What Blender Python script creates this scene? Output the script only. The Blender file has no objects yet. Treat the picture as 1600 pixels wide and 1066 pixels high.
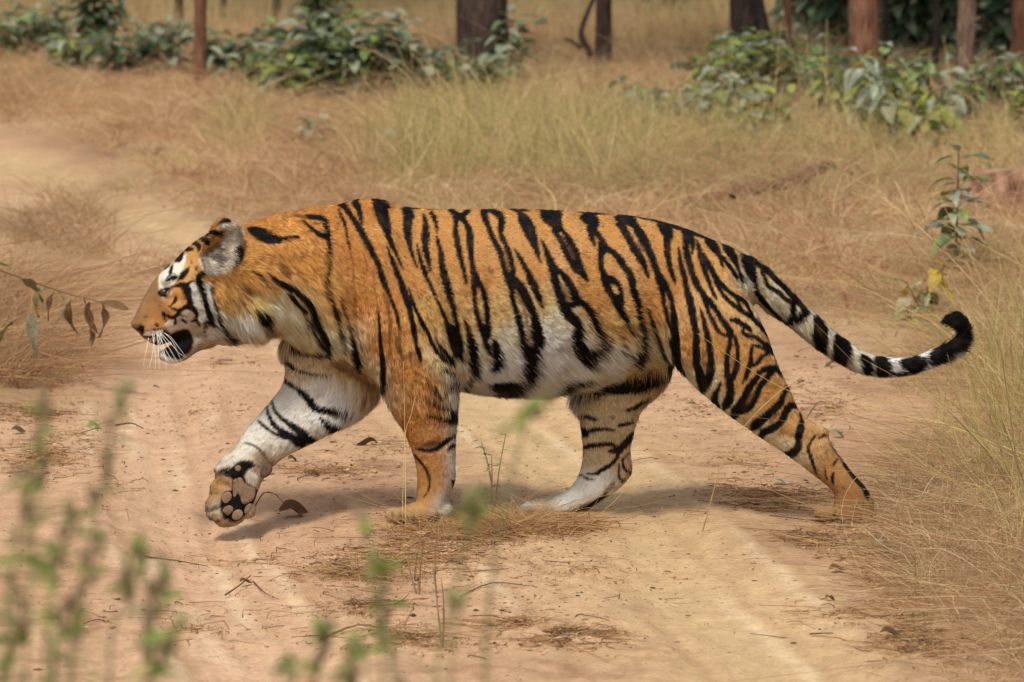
import bpy, bmesh, math, random
import numpy as np
from mathutils import Vector, Matrix, kdtree, noise as mnoise

random.seed(7)
RNG = np.random.default_rng(11)
SC = bpy.context.scene
COL = SC.collection

# ---------------------------------------------------------------- camera
CAM_H, CAM_D = 2.2, 15.0
FPX = 7500.0                       # focal length in pixels of the 1600 px wide photograph
PITCH = math.atan((533 + 290) / FPX)
cam_data = bpy.data.cameras.new('camera')
cam = bpy.data.objects.new('camera', cam_data)
COL.objects.link(cam)
cam.location = (0, -CAM_D, CAM_H)
cam.rotation_euler = (math.pi / 2 - PITCH, 0, 0)
cam_data.sensor_width = 36.0
cam_data.lens = 36.0 * FPX / 1600.0
cam_data.clip_start = 0.1
cam_data.clip_end = 3000
cam_data.dof.use_dof = True
cam_data.dof.focus_distance = 14.9
cam_data.dof.aperture_fstop = 6.3
cam_data.dof.aperture_blades = 9
SC.camera = cam

# ---------------------------------------------------------------- sky and sun
SUN_EL, SUN_AZ = math.radians(58), math.radians(202)     # azimuth from +Y, clockwise
world = bpy.data.worlds.new('World')
SC.world = world
world.use_nodes = True
wn = world.node_tree
sky = wn.nodes.new('ShaderNodeTexSky')
sky.sky_type = 'NISHITA'
sky.sun_disc = False
sky.sun_elevation = SUN_EL
sky.sun_rotation = SUN_AZ
sky.air_density = 1.0
sky.dust_density = 4.0
bg = wn.nodes['Background']
bg.inputs['Strength'].default_value = 0.14
hz = wn.nodes.new('ShaderNodeHueSaturation')               # milky, hazy sky
hz.inputs['Saturation'].default_value = 0.45
wn.links.new(sky.outputs[0], hz.inputs['Color'])
wn.links.new(hz.outputs[0], bg.inputs['Color'])
sun_data = bpy.data.lights.new('sun', 'SUN')
sun_data.energy = 2.1
sun_data.angle = math.radians(10.5)
sun_data.color = (1.0, 0.965, 0.875)
sun = bpy.data.objects.new('sun', sun_data)
COL.objects.link(sun)
sd = Vector((math.sin(SUN_AZ) * math.cos(SUN_EL), math.cos(SUN_AZ) * math.cos(SUN_EL), math.sin(SUN_EL)))
sun.rotation_euler = sd.to_track_quat('Z', 'Y').to_euler()
sun.location = sd * 60
SC.view_settings.view_transform = 'Standard'
SC.view_settings.look = 'None'
SC.view_settings.gamma = 1
SC.view_settings.exposure = -0.03
SC.view_settings.use_curve_mapping = False

# ---------------------------------------------------------------- helpers
CP, SP = math.cos(PITCH), math.sin(PITCH)
def ray(px, py):
    u = (px - 800.0) / FPX; v = -(py - 533.0) / FPX
    return np.array([u, CP + v * SP, -SP + v * CP])
def pt(px, py, Y=0.0):
    """where the sight line of a photo pixel meets the upright plane y = Y"""
    r = ray(px, py); t = (Y + CAM_D) / r[1]
    return np.array([0, -CAM_D, CAM_H]) + r * t
def gpt(px, py, z=0.0):
    """where it meets the ground"""
    r = ray(px, py); t = (z - CAM_H) / r[2]
    return np.array([0, -CAM_D, CAM_H]) + r * t
def proj(P):
    d = np.asarray(P) - np.array([0, -CAM_D, CAM_H])
    f = d[:, 1] * CP - d[:, 2] * SP
    up = d[:, 1] * SP + d[:, 2] * CP
    return 800 + FPX * d[:, 0] / f, 533 - FPX * up / f
def lin(c):
    c = np.asarray(c, float) / 255.0
    return np.where(c <= 0.04045, c / 12.92, ((c + 0.055) / 1.055) ** 2.4)
def tag(o, label=None, cat=None, group=None, kind=None):
    if label: o['label'] = label
    if cat: o['category'] = cat
    if group: o['group'] = group
    if kind: o['kind'] = kind
    return o
def link(name, data, mat=None, parent=None, loc=None):
    o = bpy.data.objects.new(name, data); COL.objects.link(o)
    if mat and not data.materials: data.materials.append(mat)
    if parent: o.parent = parent
    if loc is not None: o.location = loc
    return o
def empty(name, loc, label, cat, group=None):
    o = bpy.data.objects.new(name, None); COL.objects.link(o)
    o.empty_display_size = 0.1
    o.location = loc
    return tag(o, label, cat, group)
def mesh(name, verts, faces, smooth=True):
    me = bpy.data.meshes.new(name)
    me.from_pydata([tuple(v) for v in verts], [], [tuple(f) for f in faces])
    if smooth: me.polygons.foreach_set('use_smooth', [True] * len(me.polygons))
    me.update()
    return me
def fast_mesh(name, V, F, smooth=True):
    """V (n,3), F (m,k) numpy"""
    me = bpy.data.meshes.new(name)
    V = np.asarray(V, np.float32); F = np.asarray(F, np.int32)
    me.vertices.add(len(V)); me.vertices.foreach_set('co', V.ravel())
    m, k = F.shape
    me.loops.add(m * k); me.loops.foreach_set('vertex_index', F.ravel())
    me.polygons.add(m); me.polygons.foreach_set('loop_start', np.arange(0, m * k, k, dtype=np.int32))
    if smooth: me.polygons.foreach_set('use_smooth', np.ones(m, bool))
    me.update(calc_edges=True); me.validate()
    return me
def set_col(me, rgb, name='col'):
    a = me.color_attributes.new(name, 'FLOAT_COLOR', 'POINT')
    c = np.ones((len(rgb), 4), np.float32); c[:, :3] = rgb
    a.data.foreach_set('color', c.ravel())
def hair(name, P, R, C, mat, parent=None):
    """P (n,k,3) points, R (k,) or (n,k) radius, C (n,3) linear colour: strands as one curves object"""
    n, k, _ = P.shape
    hc = bpy.data.hair_curves.new(name)
    hc.add_curves([k] * n)
    hc.attributes['position'].data.foreach_set('vector', np.ascontiguousarray(P, np.float32).ravel())
    r = hc.attributes.get('radius') or hc.attributes.new('radius', 'FLOAT', 'POINT')
    r.data.foreach_set('value', np.ascontiguousarray(np.broadcast_to(R, (n, k)), np.float32).ravel())
    a = hc.attributes.new('col', 'FLOAT_COLOR', 'CURVE')
    c = np.ones((n, 4), np.float32); c[:, :3] = C
    a.data.foreach_set('color', c.ravel())
    hc.materials.append(mat)
    return link(name, hc, None, parent)
def vnoise(x, y, seed=0):
    """smooth value noise, vectorised"""
    x = np.asarray(x, float); y = np.asarray(y, float)
    xi = np.floor(x).astype(np.int64); yi = np.floor(y).astype(np.int64)
    fx = x - xi; fy = y - yi
    fx = fx * fx * (3 - 2 * fx); fy = fy * fy * (3 - 2 * fy)
    def h(a, b):
        n = (a * 374761393 + b * 668265263 + seed * 1274126177) & 0x7fffffff
        n = ((n ^ (n >> 13)) * 1274126177) & 0x7fffffff
        return ((n ^ (n >> 16)) & 0xffff) / 65535.0
    return (h(xi, yi) * (1 - fx) + h(xi + 1, yi) * fx) * (1 - fy) + (h(xi, yi + 1) * (1 - fx) + h(xi + 1, yi + 1) * fx) * fy
def fbm(x, y, seed=0, oct=4):
    s = 0; a = 0.5
    for i in range(oct):
        s = s + a * vnoise(x * 2 ** i, y * 2 ** i, seed + i * 17); a *= 0.5
    return s

def catmull(P, sub):
    P = np.asarray(P, float)
    if len(P) < 3:
        t = np.linspace(0, 1, sub + 1)[:, None]
        return np.concatenate([P[i] * (1 - t) + P[i + 1] * t for i in range(len(P) - 1)]) if len(P) > 1 else P
    Q = np.vstack([2 * P[0] - P[1], P, 2 * P[-1] - P[-2]])
    out = []
    for i in range(len(P) - 1):
        a, b, c, d = Q[i:i + 4]
        t = np.linspace(0, 1, sub, endpoint=False)[:, None]
        out.append(0.5 * (2 * b + (c - a) * t + (2 * a - 5 * b + 4 * c - d) * t * t + (3 * b - a - 3 * c + d) * t ** 3))
    return np.vstack(out + [P[-1:]])

# ---------------------------------------------------------------- materials
def mat(name):
    m = bpy.data.materials.new(name); m.use_nodes = True
    return m, m.node_tree, m.node_tree.nodes['Principled BSDF']
def mat_attr(name, rough=0.8, spec=0.2, attr='col', sheen=0, transl=0.0):
    m, nt, b = mat(name)
    at = nt.nodes.new('ShaderNodeAttribute'); at.attribute_name = attr
    nt.links.new(at.outputs['Color'], b.inputs['Base Color'])
    b.inputs['Roughness'].default_value = rough
    b.inputs['Specular IOR Level'].default_value = spec
    if transl:
        tr = nt.nodes.new('ShaderNodeBsdfTranslucent'); mx = nt.nodes.new('ShaderNodeMixShader')
        nt.links.new(at.outputs['Color'], tr.inputs['Color'])
        mx.inputs[0].default_value = transl
        nt.links.new(b.outputs[0], mx.inputs[1]); nt.links.new(tr.outputs[0], mx.inputs[2])
        nt.links.new(mx.outputs[0], nt.nodes['Material Output'].inputs['Surface'])
    return m
def mat_plain(name, c, rough=0.7, spec=0.3, var=0.25, scale=30, bump=0.2, transl=0.0, c2=None):
    m, nt, b = mat(name)
    tc = nt.nodes.new('ShaderNodeTexCoord'); no = nt.nodes.new('ShaderNodeTexNoise')
    no.inputs['Scale'].default_value = scale; no.inputs['Detail'].default_value = 6
    nt.links.new(tc.outputs['Object'], no.inputs['Vector'])
    rp = nt.nodes.new('ShaderNodeValToRGB')
    c = np.asarray(c, float)
    lo = c * (1 - var); hi = np.asarray(c2, float) if c2 is not None else np.minimum(c * (1 + var), 1)
    rp.color_ramp.elements[0].color = (*lo, 1); rp.color_ramp.elements[0].position = 0.35
    rp.color_ramp.elements[1].color = (*hi, 1); rp.color_ramp.elements[1].position = 0.65
    nt.links.new(no.outputs['Fac'], rp.inputs[0])
    oi = nt.nodes.new('ShaderNodeObjectInfo')
    hs = nt.nodes.new('ShaderNodeHueSaturation')
    mr = nt.nodes.new('ShaderNodeMapRange'); mr.inputs['To Min'].default_value = 1 - var; mr.inputs['To Max'].default_value = 1 + var
    nt.links.new(oi.outputs['Random'], mr.inputs['Value']); nt.links.new(mr.outputs[0], hs.inputs['Value'])
    nt.links.new(rp.outputs[0], hs.inputs['Color']); nt.links.new(hs.outputs[0], b.inputs['Base Color'])
    b.inputs['Roughness'].default_value = rough
    b.inputs['Specular IOR Level'].default_value = spec
    if bump:
        bp = nt.nodes.new('ShaderNodeBump'); bp.inputs['Strength'].default_value = bump; bp.inputs['Distance'].default_value = 0.01
        nt.links.new(no.outputs['Fac'], bp.inputs['Height']); nt.links.new(bp.outputs[0], b.inputs['Normal'])
    if transl:
        tr = nt.nodes.new('ShaderNodeBsdfTranslucent'); mx = nt.nodes.new('ShaderNodeMixShader')
        nt.links.new(hs.outputs[0], tr.inputs['Color'])
        mx.inputs[0].default_value = transl
        nt.links.new(b.outputs[0], mx.inputs[1]); nt.links.new(tr.outputs[0], mx.inputs[2])
        nt.links.new(mx.outputs[0], nt.nodes['Material Output'].inputs['Surface'])
    return m
# ---------------------------------------------------------------- the sandy track and its verges
def to_ground(poly): return np.array([gpt(x, y)[:2] for x, y in poly])
SAND = to_ground([(-900, 1400), (-700, 760), (-200, 660), (60, 640), (125, 600), (150, 540), (140, 490), (185, 450), (165, 400), (100, 335), (0, 305), (-160, 290), (-160, 205), (0, 205), (60, 228), (120, 262), (180, 302), (260, 328), (330, 345), (430, 360), (560, 425),
                  (800, 470), (1000, 490), (1150, 505), (1250, 535), (1350, 575), (1440, 640), (1420, 700), (1385, 760), (1330, 830), (1330, 900), (1370, 980), (1450, 1066), (1700, 1400)])
def seg_dist(x, y, P, closed=False):
    """distance, arc length at the nearest point, index of side"""
    best = np.full(x.shape, 1e9); arc = np.zeros(x.shape); a0 = 0.0; sgn = np.zeros(x.shape)
    n = len(P); rng = range(n) if closed else range(n - 1)
    for i in rng:
        a, b = P[i], P[(i + 1) % n]; d = b - a; L = math.hypot(*d) + 1e-9
        t = np.clip(((x - a[0]) * d[0] + (y - a[1]) * d[1]) / L ** 2, 0, 1)
        ex, ey = x - a[0] - t * d[0], y - a[1] - t * d[1]
        q = np.hypot(ex, ey); m = q < best
        best = np.where(m, q, best); arc = np.where(m, a0 + t * L, arc); sgn = np.where(m, np.sign(d[0] * ey - d[1] * ex), sgn)
        a0 += L
    return best, arc, sgn
def inside(x, y, P):
    ins = np.zeros(x.shape, bool); j = len(P) - 1
    for i in range(len(P)):
        c = (P[i, 1] > y) != (P[j, 1] > y)
        dy = P[j, 1] - P[i, 1]
        ins ^= c & (x < P[i, 0] + (y - P[i, 1]) * (P[j, 0] - P[i, 0]) / (dy if abs(dy) > 1e-9 else 1e-9)); j = i
    return ins
def sand_sd(x, y):
    d, _, _ = seg_dist(x, y, SAND, True)
    return np.where(inside(x, y, SAND), d, -d) + (fbm(x * 1.3, y * 0.7, 41) - 0.47) * 1.1
RUT_R = catmull(to_ground([(1420, 1300), (1240, 1066), (1110, 940), (1020, 850), (930, 760), (850, 690), (760, 620), (640, 540), (480, 450), (330, 385), (200, 340), (100, 290), (0, 258), (-100, 240)]), 8)
RUT_L = catmull(to_ground([(560, 1400), (440, 1066), (350, 930), (285, 800), (258, 700), (245, 600), (235, 520), (200, 450), (130, 395), (60, 345), (-60, 300), (-200, 280)]), 8)
HOLLOW = gpt(420, 838)[:2]; HOLLOW2 = gpt(360, 805)[:2]
def rut_profile(d, w):
    return -np.exp(-(d / w) ** 2) + 0.45 * np.exp(-((d - 1.9 * w) / (0.5 * w)) ** 2)
def smooth(a, b, v):
    t = np.clip((v - a) / (b - a), 0, 1); return t * t * (3 - 2 * t)
def gz(x, y, fine=True):
    x = np.asarray(x, float); y = np.asarray(y, float)
    z = (fbm(x * 0.9, y * 0.5, 51) - 0.47) * 0.05 * np.clip((y + 4) / 12, .25, 1)
    s = np.clip(-sand_sd(x, y) / 2.5, 0, 1)
    z = z + s * 0.06 + np.clip((y - 10) / 40, 0, 1) * 0.10
    dR, aR, sR = seg_dist(x, y, RUT_R); dL, aL, sL = seg_dist(x, y, RUT_L)
    wob = (fbm(x * 3, y * 3, 61) - 0.47) * 0.1
    z = z + 0.024 * rut_profile(np.abs(dR + wob), 0.17) + 0.026 * rut_profile(np.abs(dL + wob), 0.16)
    for k, am in ((-.33, .5), (-.12, .9), (.07, .4), (.20, 1.0), (.52, .5)): z = z + 0.0085 * am * smooth(.28, .52, fbm(x * 1.2 + k * 11, y * .7, 92)) * rut_profile(np.abs(dR * sR - k + wob * .4), 0.024)
    for k, am in ((-.24, .6), (-.08, 1.0), (.05, .6), (.21, .8)): z = z + 0.0085 * am * smooth(.28, .52, fbm(x * 1.2 + k * 11, y * .7, 93)) * rut_profile(np.abs(dL * sL - k + wob * .4), 0.022)
    for (hx, hy), r, dep in ((HOLLOW2, 0.30, .060), (HOLLOW, 0.22, .038)):
        q = ((x - hx) / (r * 1.15)) ** 2 + ((y - hy) / (r * 1.9)) ** 2
        z = z - dep * np.exp(-q ** 1.6)
    if fine:
        near = np.clip(1 - (y + 0.5) / 9, 0, 1)
        tread = np.sin(aL * 105 + 3 * np.sign(sL)) * np.clip(1 - np.abs(dL - .08) / 0.08, 0, 1) + np.sin(aR * 105) * np.clip(1 - np.abs(dR - .1) / 0.08, 0, 1) * .6
        z = z + near * (0.0028 * tread * (vnoise(x * 2, y * 2, 66) > .35) + 0.016 * (fbm(x * 6, y * 3.2, 71, 3) - .44) + 0.008 * (fbm(x * 20, y * 9, 72, 3) - .44))
        rough = np.clip(1 - np.minimum(dR, dL) / 0.5, 0, 1)
        z = z + near * 0.05 * (1 - rough) * np.clip(fbm(x * 11, y * 9, 73, 3) - .5, 0, 1)
    # level where the paws stand
    for px, py in ((660, 812), (1330, 810), (865, 800)):
        p = gpt(px, py); w = np.exp(-(((x - p[0]) / .22) ** 2 + ((y - p[1]) / .3) ** 2) ** 2)
        z = z * (1 - w)
    return z
def gq(px, py):
    p = gpt(px, py)
    for _ in range(4): p = gpt(px, py, float(gz(np.array([p[0]]), np.array([p[1]]), False)[0]))
    return p
xs = np.concatenate([-np.geomspace(2.6, 400, 90)[::-1], np.linspace(-2.585, 2.585, 430), np.geomspace(2.6, 400, 90)])
ys = np.concatenate([-3.4 - np.geomspace(.05, 60, 50)[::-1], np.arange(-3.4, 2.2, 0.013), 2.2 + np.geomspace(0.02, 900, 330)])
gx, gy = np.meshgrid(xs, ys); gxr, gyr = gx.ravel(), gy.ravel()
gzv = gz(gxr, gyr)
GV = np.column_stack([gxr, gyr, gzv])
sdv = sand_sd(gxr, gyr)
sm = smooth(-.35, .45, sdv)
dR, aR, sR = seg_dist(gxr, gyr, RUT_R); dL, aL, sL = seg_dist(gxr, gyr, RUT_L)
mixc = lambda a, b, t: a * (1 - t[:, None]) + b * t[:, None]
soil = mixc(lin((178, 146, 110)), lin((152, 120, 90)), smooth(.35, .65, fbm(gxr * 1.4, gyr * .8, 81)))
sand = mixc(lin((197, 159, 125)), lin((184, 146, 113)), smooth(.3, .65, fbm(gxr * 1.1, gyr * .7, 82)))
sand = mixc(sand, lin((200, 170, 126)), np.exp(-(dR / .45) ** 2) * .9)
sand = mixc(sand, lin((210, 172, 138)), np.exp(-(dL / .35) ** 2) * .7)
sand = mixc(sand, lin((226, 196, 160)), .5 * np.exp(-(np.abs(dL * sL - .12 + (fbm(gxr * 2, gyr * 2, 84) - .47) * .25) / .035) ** 2) * smooth(.4, .6, fbm(gxr * 1.5, gyr * .9, 85)))
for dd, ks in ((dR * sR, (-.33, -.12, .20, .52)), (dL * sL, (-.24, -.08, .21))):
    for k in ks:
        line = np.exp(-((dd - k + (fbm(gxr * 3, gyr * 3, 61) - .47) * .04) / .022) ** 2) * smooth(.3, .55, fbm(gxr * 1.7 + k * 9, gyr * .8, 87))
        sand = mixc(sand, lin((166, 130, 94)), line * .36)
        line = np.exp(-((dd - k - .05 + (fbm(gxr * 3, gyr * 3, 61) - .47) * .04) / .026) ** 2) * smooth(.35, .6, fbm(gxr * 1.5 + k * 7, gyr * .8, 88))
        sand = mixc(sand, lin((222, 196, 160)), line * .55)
grit = smooth(.5, .72, fbm(gxr * 14, gyr * 7, 89, 3)) * (1 - .8 * np.exp(-(np.minimum(dR, dL) / .35) ** 2)) * np.clip(1 - gyr / 10, 0, 1)
sand = mixc(sand, lin((146, 110, 80)), grit * .45)
crumb = smooth(.56, .68, fbm(gxr * 6, gyr * 4, 83)) * (1 - np.exp(-(np.minimum(dR, dL) / .4) ** 2))
sand = mixc(sand, lin((148, 112, 84)), crumb * .6)
gcol = mixc(soil, sand, sm)
gcol = mixc(gcol, lin((178, 152, 108)), smooth(24, 40, gyr) * .8)
ny_, nx_ = gx.shape
I = np.arange(ny_ * nx_).reshape(ny_, nx_)
GF = np.stack([I[:-1, :-1], I[:-1, 1:], I[1:, 1:], I[1:, :-1]], -1).reshape(-1, 4)
is_sand = sm[GF].mean(1) > 0.5
def mat_ground():
    m = mat_attr('sandy_soil', 0.95, 0.08)
    nt = m.node_tree; b = nt.nodes['Principled BSDF']; at = [n for n in nt.nodes if n.type == 'ATTRIBUTE'][0]
    tc = nt.nodes.new('ShaderNodeTexCoord')
    def noise(sc, det=5):
        n = nt.nodes.new('ShaderNodeTexNoise'); n.inputs['Scale'].default_value = sc; n.inputs['Detail'].default_value = det
        nt.links.new(tc.outputs['Object'], n.inputs['Vector']); return n
    n1, n2, n3 = noise(9, 8), noise(60, 6), noise(260, 3)
    def mul(a, fac_sock, lo, hi):
        mr = nt.nodes.new('ShaderNodeMapRange'); mr.inputs['From Min'].default_value = .3; mr.inputs['From Max'].default_value = .7
        mr.inputs['To Min'].default_value = lo; mr.inputs['To Max'].default_value = hi
        nt.links.new(fac_sock, mr.inputs['Value'])
        mx = nt.nodes.new('ShaderNodeMix'); mx.data_type = 'RGBA'; mx.blend_type = 'MULTIPLY'; mx.inputs[0].default_value = 1
        nt.links.new(a, mx.inputs[6]); nt.links.new(mr.outputs[0], mx.inputs[7]); return mx.outputs[2]
    c = mul(at.outputs['Color'], n1.outputs['Fac'], .88, 1.1); c = mul(c, n2.outputs['Fac'], .86, 1.12); c = mul(c, n3.outputs['Fac'], .9, 1.1)
    nt.links.new(c, b.inputs['Base Color'])
    bp = nt.nodes.new('ShaderNodeBump'); bp.inputs['Strength'].default_value = .55; bp.inputs['Distance'].default_value = .012
    bp2 = nt.nodes.new('ShaderNodeBump'); bp2.inputs['Strength'].default_value = .4; bp2.inputs['Distance'].default_value = .004
    nt.links.new(n2.outputs['Fac'], bp.inputs['Height']); nt.links.new(n3.outputs['Fac'], bp2.inputs['Height'])
    nt.links.new(bp.outputs[0], bp2.inputs['Normal']); nt.links.new(bp2.outputs[0], b.inputs['Normal'])
    return m
M_GROUND = mat_ground()
for nm, sel in (('dirt_track', is_sand), ('ground', ~is_sand)):
    F = GF[sel]; used = np.unique(F); remap = np.zeros(len(GV), np.int64); remap[used] = np.arange(len(used))
    me = fast_mesh(nm, GV[used], remap[F]); set_col(me, gcol[used])
    tag(link(nm, me, M_GROUND), kind='structure')
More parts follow.
